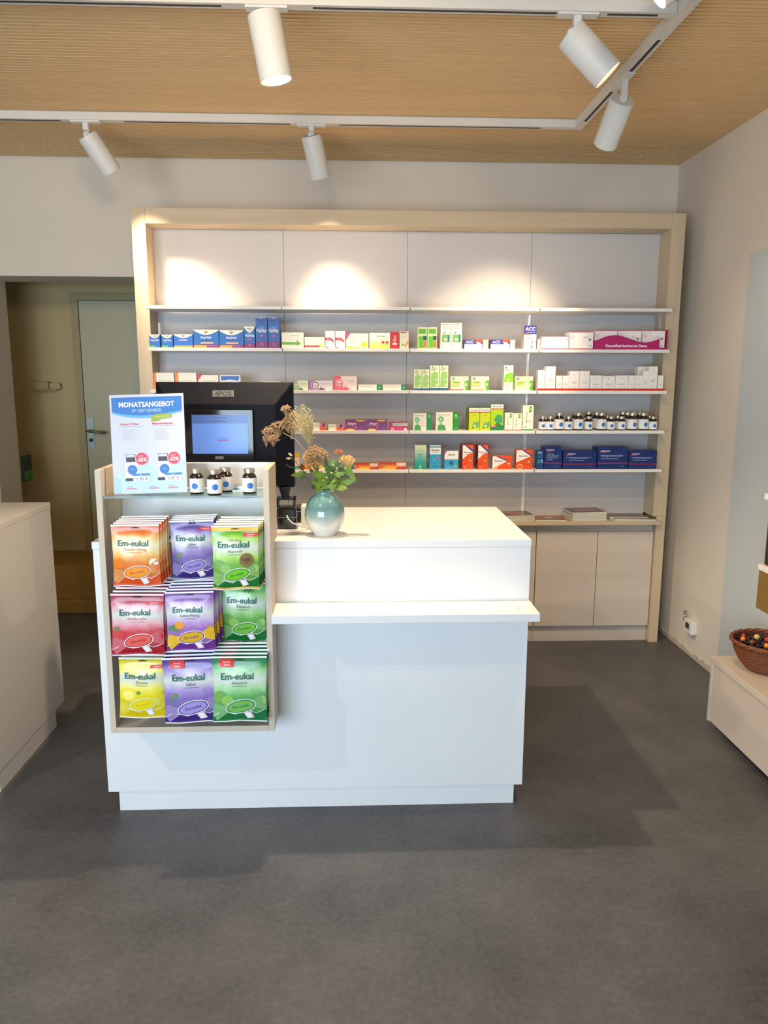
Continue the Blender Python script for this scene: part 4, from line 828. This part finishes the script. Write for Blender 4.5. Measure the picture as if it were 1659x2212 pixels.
# row 3 bay 3
def body(sw): return [('e', .30, .63, .17, .17, (.38, .68, .48)), ('p', [(.08, 0), (.14, .28), (.30, .36), (.52, .28), (.62, 0)], (.30, .62, .36)), ('r', .25, .30, .38, .5, (.55, .8, .6)), ('e', .28, .62, .08, .10, (.68, .86, .72)), ('l', .12, .86, .85, 1, (.62, .60, .54))]
medbox(892.3, 922, 893, 3, (.92, .90, .82), body(1), 'smaller white box with a green figure', depth=.05)
medbox(922.3, 932.5, 893.5, 3, (.14, .54, .32), [('l', .2, .75, .8, 1, (.6, .85, .7)), ('e', .5, .86, .2, .2, (.6, .85, .7))], 'narrow green box beside the smaller figure box', Yf=4.005)
medbox(941.5, 978.5, 891, 3, (.92, .90, .82), body(1), 'larger white box with a green figure', depth=.05)
medbox(979, 991.5, 891.5, 3, (.12, .56, .16), [('l', .1, .68, .9, 1, (.6, .85, .6)), ('e', .5, .83, .2, .2, (.7, .9, .7)), ('l', .2, .1, .8, 1, (.7, .9, .7))], 'narrow green box beside the larger figure box', Yf=4.005)
def pros(): return [('r', 0, .84, 1, 1, (.95, .93, .90)), ('t', 'PROSPAN', .55, .91, .07, (.15, .18, .35), .8, 0), ('r', 0, .80, 1, .845, (.85, .30, .15)), ('p', [(.30, .12), (.45, .4), (.62, .34), (.9, .42), (.95, .2), (.75, .08), (.6, .2), (.5, .08)], (.42, .66, .35)), ('e', .55, .20, .12, .10, (.85, .90, .80)), ('e', .32, .10, .07, .06, (.80, .20, .15)), ('l', .35, .68, .7, 1, (.65, .7, .1))]
medbox(1013.5, 1036.7, 882, 3, (.76, .82, .10), pros(), 'left of the two lime-yellow boxes with ivy leaves', depth=.115, side=(.62, .60, .28))
medbox(1037.2, 1060.2, 882, 3, (.76, .82, .10), pros(), 'right of the two lime-yellow boxes with ivy leaves', depth=.115)
medbox(1061, 1088, 874, 3, (.66, .80, .12), [('r', 0, .85, 1, 1, (.95, .93, .90)), ('t', 'PROSPAN', .5, .92, .065, (.15, .18, .35), .8, 0), ('r', 0, .82, 1, .855, (.85, .30, .15)), ('p', [(.25, .40), (.5, .62), (.9, .58), (.95, .30), (.6, .25)], (.25, .62, .35)), ('p', [(0, 0), (1, 0), (1, .18), (.5, .3), (0, .1)], (.15, .50, .28)), ('p', [(.0, .10), (.48, .16), (.48, .24), (.02, .18)], (.88, .30, .15)), ('t', 'NEU', .24, .17, .05, (.97, .9, .9), .4, 0)], 'tallest lime-green carton with a bottle of syrup print', depth=.05)
def bron(foot): return [('v', 'Bronchipret', .35, .55, .16, (.40, .38, .34)), ('p', [(.58, .70), (.82, .74), (.84, .96), (.60, .96)], (.35, .62, .12)), ('e', .72, .84, .07, .09, (.90, .80, .10)), ('l', .25, .36, .85, 1, (.75, .73, .68)), ('r', 0, 0, 1, .045, foot), ('l', .2, .12, .4, 1, (.5, .5, .45))]
medbox(1091, 1108.8, 892, 3, (.94, .92, .84), bron((.75, .30, .22)), 'left of the two small white boxes with a lemon square', depth=.04)
medbox(1109.3, 1128, 893, 3, (.94, .92, .84), bron((.75, .30, .22)), 'right of the two small white boxes with a lemon square', depth=.04)
medbox(1129.8, 1153.3, 875.5, 3, (.94, .92, .84), bron((.15, .55, .25)), 'tall white carton with a lemon square and green foot', depth=.05)
# row 4 bay 3
TEALG = gradmat([(0, (.02, .55, .50)), (.35, (.25, .68, .62)), (.7, (.72, .84, .74)), (1, (.88, .90, .80))], 'Z', .42, 0, .13, warp=.02)
medbox(896, 921.5, 962, 4, TEALG, [('e', .52, .87, .16, .07, (.85, .84, .15)), ('l', .25, .76, .75, 1, (.5, .6, .55)), ('t', 'Gelomyrtol', .5, .64, .04, (.25, .50, .48), .75, 0), ('l', .2, .56, .6, 2, (.4, .6, .55)), ('p', [(.4, .08), (.5, .20), (.56, .08)], (.9, .93, .95)), ('r', .38, 0, .6, .03, (.9, .8, .2))], 'cream to teal shaded carton, first in its bay', depth=.05)
medbox(928.3, 952.8, 961.5, 4, (.18, .62, .80), [('r', 0, .62, 1, .99, (.93, .92, .89)), ('r', 0, .90, 1, .95, (.15, .50, .52)), ('t', 'Silomat', .5, .80, .085, (.12, .18, .25), .85, 0), ('l', .25, .70, .75, 1, (.6, .6, .6)), ('e', .75, .46, .13, .09, (.88, .40, .38)), ('l', .3, .10, .8, 1, (.1, .35, .6)), ('e', .45, .38, .08, .12, (.40, .75, .85))], 'tall white and sky blue carton', depth=.04)
medbox(960, 990.5, 974, 4, (.20, .64, .80), [('r', 0, .54, 1, 1, (.94, .92, .89)), ('p', [(0, .8), (.18, 1), (0, 1)], (.86, .15, .30)), ('t', 'Silomat', .52, .80, .09, (.15, .2, .3), .62, 0), ('e', .5, .34, .14, .14, (.10, .35, .62)), ('e', .82, .16, .08, .08, (.78, .70, .3)), ('l', .1, .08, .5, 1, (.6, .85, .92))], 'shorter white and sky blue box with a pink corner', depth=.05)
def muco(tall): return [('p', [(0, .42), (.55, .64), (1, .70), (.2, 1), (0, 1)], (.94, .92, .89)), ('p', [(.20, 1), (.38, 1), (1, .80), (1, .70)], (.28, .20, .55)), ('t', 'Mucosolvan', .46, .72, .055 if tall else .09, (.20, .18, .28), .72, 0), ('l', .15, .62, .5, 1, (.75, .72, .7)), ('e', .74, .36, .10, .07, (.96, .75, .6)), ('e', .2, .10, .12, .14, (.94, .55, .40)), ('p', [(0, 0), (.35, .30), (.38, .28), (.06, 0)], (.80, .12, .10))]
OG = (.90, .32, .05)
medbox(999.5, 1023, 962, 4, OG, muco(1), 'left of the two tall orange and white cartons', depth=.11, side=(.62, .15, .12))
medbox(1033, 1055, 962, 4, OG, muco(1), 'right of the two tall orange and white cartons', depth=.09, side=(.66, .18, .12))
medbox(1064, 1107, 985.5, 4, OG, [('p', [(0, .0), (.75, .62), (.15, 1), (0, 1)], (.94, .92, .88)), ('p', [(.15, 1), (.28, 1), (.85, .62), (.75, .60)], (.28, .20, .55)), ('t', 'Mucosolvan', .32, .64, .10, (.2, .18, .28), .5, 0), ('e', .82, .42, .06, .05, (.96, .8, .7)), ('e', .18, .08, .10, .07, (.94, .6, .45))], 'wide orange and white box, lower than its neighbours', depth=.05, side=(.80, .66, .60))
medbox(1115.5, 1150.5, 972.5, 4, OG, [('p', [(0, .35), (.5, .52), (.95, .70), (.35, 1), (0, 1)], (.94, .92, .88)), ('p', [(.35, 1), (.5, 1), (1, .72), (.95, .66)], (.28, .20, .55)), ('t', 'Mucosolvan', .45, .70, .07, (.2, .18, .28), .65, 0), ('e', .25, .14, .16, .16, (.95, .72, .6)), ('e', .25, .13, .11, .11, OG), ('e', .78, .38, .07, .05, (.96, .8, .7))], 'square orange and white box at the end of its shelf', depth=.05)
# row 1 bay 4: magenta counter tray
MAG = (.72, .08, .40)
def omni(): return [('p', [(0, 0), (1, 0), (1, .04), (0, .04)], (.80, .30, .50)), ('e', .14, .72, .07, .07, (.88, .45, .60)), ('e', .14, .72, .05, .05, (.96, .93, .92)), ('e', .72, .95, .30, .26, (.99, .97, .95)), ('l', .58, .70, .80, 2, (.85, .50, .55)), ('e', .86, .56, .05, .05, (.45, .48, .40)), ('l', .82, .18, .94, 1, (.3, .3, .3)), ('p', [(0, 0), (0, .9), (.02, .9), (.02, 0)], (.88, .5, .62)), ('r', 0, .97, 1, 1, (.85, .35, .5))]
medbox(1169.5, 1229, 726.5, 1, (.97, .94, .92), [('p', [(0, .55), (.25, 1), (0, 1)], (.93, .78, .82)), ('r', 0, 0, 1, .07, (.75, .12, .32)), ('r', 0, .97, 1, 1, (.85, .35, .5)), ('l', .62, .66, .8, 2, (.85, .82, .8)), ('l', .93, .85, .99, 4, (.8, .3, .4))], 'low white box with a pink corner, first in the fourth bay')
medbox(1230, 1282.5, 717, 1, (.97, .95, .92), omni()+[('r', 0, 0, 1, .05, (.75, .12, .32))], 'white and pink box left of the magenta tray', depth=.09)
for x0, x1, lb in ((1284.5, 1334, 'left of three white boxes standing in the magenta tray'), (1335, 1386, 'middle one of three white boxes standing in the magenta tray'), (1387.5, 1437.5, 'right of three white boxes standing in the magenta tray')):
    medbox(x0, x1, 714, 1, (.96, .93, .90), omni(), lb, depth=.09, Yf=4.003, z0=SZ[1]+.002)
A = at(1283, 752, 3.99); B_ = at(1443, 713, 3.99); w_ = B_.x-A.x; h_ = at(1300, 714, 3.99).z-SZ[1]
mb = MB(); mm = mat(MAG, .45)
wave = [(0, .55), (.06, .66), (.14, .82), (.22, .92), (.30, .94), (.40, .84), (.50, .68), (.60, .52), (.68, .46), (.76, .50), (.84, .62), (.89, .72), (.89, .12), (1, .12), (1, 0), (0, 0)]
mb.prism([(a*w_, b2*h_*.80) for a, b2 in wave][::-1], 0, .0015, mm)
mb.box(0, w_, .0015, .11, 0, .0014, mm); mb.box(w_-.0015, w_, .0015, .11, .0014, h_*1.05, mm); mb.box(0, .0012, .0015, .11, .0014, h_*.5, mm)
mb.text('Gesundheit beginnt im Darm.', w_*.44, h_*.20, .0135, WHT, lambda a, b2: (a, -.0006, b2), bold=.03, wmax=w_*.72)
mb.build('display_tray', loc=(A.x, 3.987, SZ[1]+.0004), label='magenta card tray with a wavy front and white slogan', category='tray')
p = at(1425, 712, 4.10); q = at(1446, 674, 4.10)
medbox(1425, 1446, 674, 1, (.80, .70, .66), [('p', [(.1, .05), (.35, .08), (.42, .5), (.3, .62), (.18, .4)], (.36, .24, .16)), ('p', [(.55, .02), (.8, .05), (.85, .42), (.7, .5), (.6, .25)], (.36, .24, .16)), ('l', .3, .9, .8, 2, (.7, .35, .35))], 'tall pinkish carton with brown figures in the corner behind the tray', Yf=4.125, depth=.05)
# row 2 bay 4: white skin care boxes in a red-edged tray
WB = (.965, .94, .91)
def wb(): return [('e', .5, .80, .05, .05, (.80, .66, .62)), ('l', .25, .42, .75, 2, (.66, .62, .60)), ('l', .3, .16, .7, 1, (.85, .82, .80))]
wl_ = [(1162.3, 1178.3, 799.5), (1179, 1201, 791.5), (1201.6, 1215, 811.5), (1215.6, 1230.5, 811.5), (1231, 1252, 801.5), (1252.6, 1274.5, 801.5), (1275, 1301, 811), (1301.5, 1329.5, 812.5), (1330, 1357.5, 811), (1358, 1372.5, 811), (1373, 1388.4, 811), (1389, 1401.3, 801), (1401.8, 1421.7, 791.5), (1422.2, 1433.8, 811)]
wlab = ['narrow white skin-care carton at the left end of the red-edged row', 'tallest white carton near the left end of the red-edged row', 'low white carton just right of the tall left one', 'second low white carton right of the tall left one', 'left one of two raised white cartons in the red-edged row', 'right one of two raised white cartons in the red-edged row', 'low white carton right of the two raised ones', 'widest low white carton in the middle of the red-edged row', 'wide low white carton right of the middle of the red-edged row', 'narrow low white carton, fifth from the right end of the red-edged row', 'narrow low white carton, fourth from the right end of the red-edged row', 'slim middle-height white carton left of the tall right one', 'tallest white carton near the right end of the red-edged row', 'small white carton at the right end of the red-edged row']
for (x0, x1, yt), lb in zip(wl_, wlab): medbox(x0, x1, yt, 2, WB, wb(), lb, depth=.045, Yf=3.997, z0=SZ[2]+.002, cat='carton', name='skin_care_carton')
medbox(1378, 1402, 792, 2, (.95, .93, .86), [], 'white carton in the second row behind the slim right ones', Yf=4.06, depth=.05, cat='carton', name='skin_care_carton')
A = at(1161, 842, 3.99); B_ = at(1434, 842, 3.99)
mb = MB(); RD2 = mat((.86, .10, .06), .45); mb.box(A.x, B_.x, 3.990, 3.992, SZ[2]+.0004, SZ[2]+.0105, RD2); mb.box(A.x, B_.x, 3.992, 4.10, SZ[2]+.0004, SZ[2]+.0018, RD2)
mb.build('display_tray', label='long flat red tray under the white skin-care cartons', category='tray')
# row 3 bay 4: jars
jl = [(1171.4, 's', 'small brown jar at the left end of its shelf', -.0), (1188, 's', 'second small brown jar from the left', .2), (1206.9, 't', 'first tall brown jar from the left', .2), (1227.4, 's', 'small brown jar between the first two tall ones', 0), (1248.4, 't', 'second tall brown jar from the left', .1),
      (1270.8, 's', 'small brown jar between the second and third tall ones', .2), (1298, 't', 'third tall brown jar from the left, mid-shelf', .25), (1318.8, 's', 'left of two neighbouring small brown jars right of mid-shelf', .2), (1341.6, 's', 'right of two neighbouring small brown jars right of mid-shelf', .2),
      (1364.4, 't', 'left of the pair of tall brown jars near the right end', .1), (1388.6, 't', 'right of the pair of tall brown jars near the right end', .2), (1409.8, 's', 'small brown jar at the right end of its shelf', .2)]
small = tall = None
def pj_(px, kind, lb, dot, Yj, grp='brown jars on the shelf'):
    global small, tall
    p = at(px, 929, Yj); src = small if kind == 's' else tall
    r_, h_ = (.0215, .072) if kind == 's' else (.0265, .091)
    if src is None:
        o = jar(r_, h_, dot, lb, (p.x, Yj, SZ[3]+.0004), grp, detail=False, dotc=(.20, .48, .80))
        if kind == 's': small = o
        else: tall = o
    else: o = dup(src, (p.x, Yj, SZ[3]+.0004), random.uniform(-.05, .12), lb, grp)
for px, k, lb, dt in jl: pj_(px, k, lb, dt, 4.012 if k == 's' else 4.018)
for px, k, lb, Yj in ((1242, 't', 'tall brown jar behind the second tall one', 4.080), (1288, 't', 'tall brown jar behind and left of the third tall one', 4.085), (1270, 't', 'tall brown jar far back near mid-shelf', 4.15), (1311, 's', 'small brown jar just behind the left of two small neighbours', 4.075), (1333, 's', 'small brown jar just behind the right of two small neighbours', 4.07), (1354.5, 't', 'tall brown jar behind the pair near the right end, left one', 4.085), (1380.5, 't', 'tall brown jar behind the pair near the right end, right one', 4.085), (1344, 't', 'tall brown jar far back right of mid-shelf', 4.15), (1402, 's', 'small brown jar behind the right end one', 4.075), (1368, 't', 'tall brown jar far back between the right end pair', 4.15)):
    pj_(px, k, lb, 0, Yj)
# row 4 bay 4: dark blue boxes
NB = (.07, .17, .42)
def ortho(): return [('t', 'orthomol', .24, .84, .085, (.93, .93, .95), .34, 0), ('r', .07, .735, .27, .775, (.80, .16, .25)), ('l', .08, .62, .85, 1, (.55, .62, .78)), ('t', 'Wichtige Mikronährstoffe', .46, .60, .07, (.60, .66, .80), .78, 0), ('t', 'für das Immunsystem.', .40, .49, .07, (.60, .66, .80), .66, 0), ('r', 0, .255, 1, .285, (.78, .25, .34)), ('l', .72, .12, .88, 1, (.4, .5, .7))]
medbox(1160, 1174.8, 973, 4, (.08, .26, .48), [('l', .12, .90, .75, 2, (.85, .88, .92)), ('l', .2, .72, .8, 3, (.3, .45, .65)), ('e', .35, .45, .14, .14, (.40, .60, .75)), ('e', .75, .45, .17, .17, (.55, .78, .88)), ('r', 0, .33, 1, .35, (.55, .75, .85))], 'narrow petrol blue carton at the left end of the blue row')
NBL = ['upright dark blue box, second in the blue row', 'low wide dark blue box left of the largest one', 'largest dark blue box, topmost of the blue row', 'dark blue box at the right end of the blue row']
medbox(1176.5, 1215, 965.5, 4, NB, [('t', 'orthomol', .32, .87, .065, (.93, .93, .95), .44, 0), ('r', .10, .79, .40, .82, (.80, .16, .25)), ('t', 'Wichtige', .36, .68, .06, (.6, .66, .8), .5, 0), ('t', 'Mikronährstoffe', .5, .60, .06, (.6, .66, .8), .8, 0), ('t', 'für das Immun-', .46, .52, .06, (.6, .66, .8), .72, 0), ('t', 'system.', .32, .44, .06, (.6, .66, .8), .42, 0), ('r', 0, .26, 1, .285, (.78, .25, .34)), ('l', .55, .12, .85, 1, (.4, .5, .7))], NBL[0], depth=.09)
medbox(1217, 1289.5, 974, 4, NB, ortho(), NBL[1], depth=.09); medbox(1292, 1357.8, 966.5, 4, NB, ortho(), NBL[2], depth=.10); medbox(1359, 1420, 974, 4, NB, ortho(), NBL[3], depth=.09)

# ------------------------------------------------------------------ magazines on the worktop
def magazine(cx, cy, z, rz, w_, h_, th, cov, label, group=None, art=None):
    mb = MB(); mb.box(-w_/2, w_/2, -h_/2, h_/2, 0, th, mat((.86, .85, .80), .5)); f = lambda a, b2: (a, b2, th+.0003)
    mb.shape([(-w_/2, -h_/2), (w_/2, -h_/2), (w_/2, h_/2), (-w_/2, h_/2)], mat(cov, .3), f)
    for k, (x0, y0, x1, y1, c) in enumerate(art or []):
        f2 = (lambda kk: lambda a, b2: (a, b2, th+.0005+kk*.0002))(k); mb.shape(ell((x0+x1)/2*w_, (y0+y1)/2*h_, abs(x1-x0)/2*w_, abs(y1-y0)/2*h_, 14), mat(c, .3), f2)
    o = mb.build('magazine', loc=(cx, cy, z), label=label, category='magazine'); o.rotation_euler = (0, 0, rz)
    if group: o['group'] = group
    return o
WZ = .7049
def stack(px, Yc, n, rz, w_, h_, th, cov, ltop, lrest, art):
    x = at(px, 1115, Yc).x
    for k in range(n):
        magazine(x+random.uniform(-.003, .003), Yc+random.uniform(-.002, .002), WZ+k*(th+.0007), rz+random.uniform(-.02, .02), w_, h_, th, cov, ltop if k == n-1 else lrest, None if k == n-1 else lrest, art)
stack(1108, 4.125, 6, .10, .20, .145, .0045, (.40, .36, .34), 'top magazine of the stack beside the countertop corner', 'magazines below the top one beside the countertop corner', [(-.2, -.3, .35, .3, (.72, .38, .28)), (-.45, .1, .0, .45, (.62, .58, .55))])
stack(1186, 4.118, 1, -.06, .165, .13, .006, (.66, .30, .26), 'flat red and green leaflet pile between the two stacks', 'leaflet', [(-.35, -.35, .3, .2, (.42, .46, .36)), (-.15, -.1, .15, .12, (.85, .80, .78))])
stack(1262, 4.125, 7, .12, .195, .145, .0062, (.38, .33, .33), 'top magazine of the thickest stack', 'magazines below the top one in the thickest stack', [(-.3, -.2, .4, .25, (.74, .42, .34)), (.0, .1, .45, .45, (.55, .40, .45))])
stack(1352, 4.150, 3, -.03, .21, .11, .004, (.36, .36, .33), 'upper grey leaflet behind the green magazine', 'leaflets below the grey one behind the green magazine', [(-.4, -.3, .4, .3, (.42, .40, .36))])
stack(1366, 4.100, 2, -.10, .22, .12, .0045, (.52, .50, .32), 'green-brown magazine lying nearest the right post', 'magazine under the green-brown one near the right post', [(-.35, -.35, .3, .3, (.66, .58, .38)), (-.15, -.2, .25, .2, (.62, .45, .42))])

# ------------------------------------------------------------------ basket on the bench
BZ = .3285; bc = Vector((1.642, 2.845, BZ))
RIM = .130; WKM = mat((.50, .27, .13), .6, noise=.35, scale=(120, 120, 120), bump=.3, name='wicker')
t = thing('wicker_basket', 'brown wicker basket on the bench at the right edge', 'basket', tuple(bc))
mb = MB(); prb = [(0, .003), (.060, .0), (.078, .012), (.100, .040), (.118, .075), (RIM, .116)]
for i in range(18):   # woven rows: coils with waves
    s2 = i/17; z = .004+s2*.108; 
    for j in range(len(prb)-1):
        if prb[j][1] <= z <= prb[j+1][1] or j == len(prb)-2:
            a_ = (z-prb[j][1])/max(1e-6, prb[j+1][1]-prb[j][1]); r_ = prb[j][0]+(prb[j+1][0]-prb[j][0])*a_
            if prb[j][1] <= z: break
    n_ = 72; pts = [(r_*math.cos(2*PI*k/n_)*(1+.018*math.sin(k*PI/2+i*PI)), r_*math.sin(2*PI*k/n_)*(1+.018*math.sin(k*PI/2+i*PI)), z+.001*math.sin(k*1.1)) for k in range(n_+1)]
    mb.tube(pts, .0036, WKM, 6, cap=False)
mb.lathe([(0, .004), (.059, .004), (.075, .015), (.097, .042), (.115, .077), (RIM-.004, .116)], mat((.30, .15, .07), .7), 40)
mb.build('weave', t)
mb = MB()
for ph in range(3):
    n_ = 90; mb.tube([((RIM+.004+.004*math.cos(k*.5+ph*2.1))*math.cos(2*PI*k/n_), (RIM+.004+.004*math.cos(k*.5+ph*2.1))*math.sin(2*PI*k/n_), .117+.004*math.sin(k*.5+ph*2.1)) for k in range(n_+1)], .0045, WKM, 6, cap=False)
mb.build('rim', t)
rnd = random.Random(11)
DBM = mat((.13, .07, .12), .25, coat=.5); OBM = mat((.93, .52, .10), .3, coat=.4); RBM = mat((.80, .25, .15), .35); BRM = mat((.50, .26, .14), .5); YBM = mat((.85, .74, .45), .4)
mb = MB(); mb.lathe([(0, .073), (.108, .068)], mat((.12, .06, .05), .8), 24)
def ball(mb, c, r_, m_, n=10):
    mb.lathe([(r_*math.sin(PI*k/6), -r_*math.cos(PI*k/6)) for k in range(7)], m_, n, c=c, ang=90)
for k in range(430):
    a_ = rnd.uniform(0, 2*PI); rr = .110*math.sqrt(rnd.random()); ball(mb, (rr*math.cos(a_), rr*math.sin(a_), .080+rnd.uniform(0, .024)+.012*(1-rr/.110)), rnd.uniform(.005, .0075), DBM, 8)
mb.build('berries', loc=tuple(bc), label='heap of small dark dried berries in the wicker basket', category='berries', kind='stuff')
fr_ = [(-.082, .035, .0105, OBM, 'bright orange round fruit at the left of the basket'), (-.066, -.005, .011, BRM, 'small brown round fruit in front in the basket'), (-.06, .075, .009, RBM, 'small red berry near the far rim of the basket'), (-.015, .055, .012, YBM, 'pale yellow slice on top of the berries'), (.01, .02, .012, RBM, 'reddish fruit in the middle of the basket'), (-.03, -.05, .012, OBM, 'orange fruit nearest the front rim of the basket')]
for x, y_, r_, m_, lb in fr_:
    mb = MB(); ball(mb, (0, 0, 0), r_, m_, 16); mb.lathe([(0, r_*.98), (.0018, r_*1.02), (.001, r_*1.15), (0, r_*1.15)], BRM, 6)
    mb.build('dried_fruit', loc=(bc.x+x, bc.y+y_, BZ+.110+r_*.4), label=lb, category='fruit')

# ------------------------------------------------------------------ light tracks
TZ = 2.597; TR = mat((.85, .83, .80), .5, name='track_white')
def track(name, label, x0, x1, y0, y1, along, slots):
    t = thing(name, label, 'light track')
    mb = MB(); mb.box(x0, x1, y0, y1, TZ, ZC-.0005, TR); mb.build('rail', t, bevel=.001)
    mb = MB()
    for a, b2 in slots:
        if along == 'x': mb.box(a, b2, (y0+y1)/2-.006, (y0+y1)/2+.006, TZ-.0006, TZ+.001, DARKSLOT)
        else: mb.box((x0+x1)/2-.006, (x0+x1)/2+.006, a, b2, TZ-.0006, TZ+.001, DARKSLOT)
    mb.build('slot', t)
Y2, Y1, XD = 3.722, 2.605, 1.035
track('light_track', 'rear white ceiling track running along the back wall', -3.0, XD+.02, Y2-.02, Y2+.02, 'x', [(-3, -1.30), (-1.02, -.28), (-.06, .86)])
track('light_track', 'front white ceiling track at the top edge of the picture', -3.0, XD-.021, Y1-.02, Y1+.02, 'x', [(-3, -.40), (-.12, .64), (.80, .96)])
track('light_track', 'slanting white ceiling track at the right joining the other two', XD-.02, XD+.02, .2, Y2-.021, 'y', [(.2, 2.0), (2.78, 3.08), (3.26, 3.62)])
LIT = mat((1, .93, .80), .3, emit=3.2, name='lamp_lens')
LIT2 = mat((1, .93, .80), .3, emit=1.0, name='lamp_lens_far')
def spotlamp(name, label, T, E, power, aim, angle, blend=.35, mount=None, R=.047, col=WARM, sz=.035):
    T = Vector(T); E = Vector(E); d = (E-T).normalized(); Ln = (E-T).length
    t = thing('track_spotlight', label, 'spotlight', tuple(T), 0, 'track spotlights')
    q = d.to_track_quat('Z', 'Y').to_matrix().to_4x4()
    mb = MB(); mb.lathe([(0, 0), (R*.97, 0), (R, .004), (R, Ln), (R-.003, Ln), (R-.004, Ln-.012)], LAMPW, 40, T=q); mb.build('housing', t)
    mb = MB(); mb.lathe([(R-.004, Ln-.012), (R*.6, Ln-.013), (0, Ln-.013)], LIT2 if name in 'abe' else LIT, 32, T=q); mb.build('lens', t)
    top = Vector(mount)-T; mb = MB(); mb.box(top.x-.012, top.x+.012, top.y-.012, top.y+.012, -.004, top.z, LAMPW); mb.lathe([(0, -.012), (.014, -.012), (.014, .012), (0, .012)], LAMPW, 16, T=Matrix.Translation((0, 0, 0)) @ Matrix.Rotation(PI/2, 4, 'X')); mb.build('hinge_arm', t, bevel=.002)
    mb = MB(); al = .065
    if abs(Vector(mount).x-XD) < .01: mb.box(top.x-.018, top.x+.018, top.y-al, top.y+al, top.z-.008, top.z, LAMPW)
    else: mb.box(top.x-al, top.x+al, top.y-.018, top.y+.018, top.z-.008, top.z, LAMPW)
    mb.build('track_adapter', t, bevel=.002)
    l = bpy.data.lights.new('bulb', 'SPOT'); l.energy = power; l.color = col; l.spot_size = math.radians(angle); l.spot_blend = blend; l.shadow_soft_size = sz
    o = bpy.data.objects.new('bulb', l); C.objects.link(o); o.parent = t; o.location = d*(Ln+.004)
    o.rotation_euler = (Vector(aim)-E).to_track_quat('-Z', 'Y').to_euler()
    return t
spotlamp('a', 'spotlight above the left bay, tilted right, on the rear track', (-1.212, 3.80, 2.574-.012), (-1.130, 3.87, 2.42), 130, (-.77, 4.20, 1.55), 54, .95, mount=(-1.19, Y2, TZ))
spotlamp('b', 'upright spotlight near the middle of the rear track', (-.190, 3.80, 2.575), (-.153, 3.875, 2.410), 110, (-.04, 4.20, 1.50), 54, .95, mount=(-.185, Y2, TZ))
spotlamp('e', 'spotlight with its back cap visible on the slanting track', (1.0289, 3.11, 2.520), (1.012, 3.24, 2.395), 135, (.73, 4.20, 1.52), 50, .95, mount=(XD, 3.115, TZ))
spotlamp('c', 'large lit spotlight in the upper middle of the picture', (-.2623, 2.5217, 2.54), (-.230, 2.530, 2.362), 125, (.05, 2.3, 0), 118, .4, mount=(-.262, Y1, TZ), R=.050, sz=.02)
spotlamp('d', 'large lit spotlight at the upper right, tilted right', (.688, 2.610, 2.54), (.808, 2.595, 2.418), 28, (1.9, 2.6, .3), 120, .5, mount=(.705, Y1, TZ), R=.050, sz=.02)
spotlamp('g', 'lit spotlight just cut by the top edge, right of centre', (.93, 2.02, 2.555), (.752, 2.07, 2.425), 40, (.3, 3.0, .0), 110, .5, mount=(XD, 2.02, TZ), R=.050, sz=.02)
track('light_track', 'further ceiling track above the viewer, out of the picture', -3.0, XD-.021, 0.96, 1.00, 'x', [(-3, 1)])
spotlamp('f', 'spotlight above the viewer aimed at the counter, out of the picture', (-.95, 1.03, 2.53), (-.90, 1.14, 2.38), 62, (.12, 2.92, .95), 34, .6, mount=(-.95, .98, TZ), R=.050, sz=.02)
spotlamp('w', 'spotlight above the viewer at the left, out of the picture', (-2.29, .95, 2.53), (-2.22, 1.03, 2.38), 85, (-.3, 2.5, .35), 50, .6, mount=(-2.29, .98, TZ), R=.050, sz=.02)
spotlamp('h', 'added fill spotlight above the viewer washing the rear wall, out of the picture', (-.3, 1.02, 2.53), (-.28, 1.20, 2.45), 62, (-.5, 4.44, 2.4), 85, 1.0, mount=(-.3, .98, TZ), R=.050, sz=.14)  # unseen fill lamp, added to brighten and warm the rear wall
spotlamp('i', 'added fill spotlight above the viewer washing the right wall, out of the picture', (.55, 1.02, 2.53), (.68, 1.12, 2.44), 36, (1.9, 4.0, 2.2), 90, 1.0, mount=(.55, .98, TZ), R=.050, sz=.05)  # added out-of-view fill, lifts the right wall and shelves
spotlamp('j', 'added fill spotlight above the viewer washing the left of the rear wall, out of the picture', (-1.8, 1.02, 2.53), (-1.82, 1.20, 2.45), 42, (-2.0, 4.44, 2.4), 90, 1.0, mount=(-1.8, .98, TZ), R=.050, sz=.14)  # another added fill light, brightens the rear wall's left part
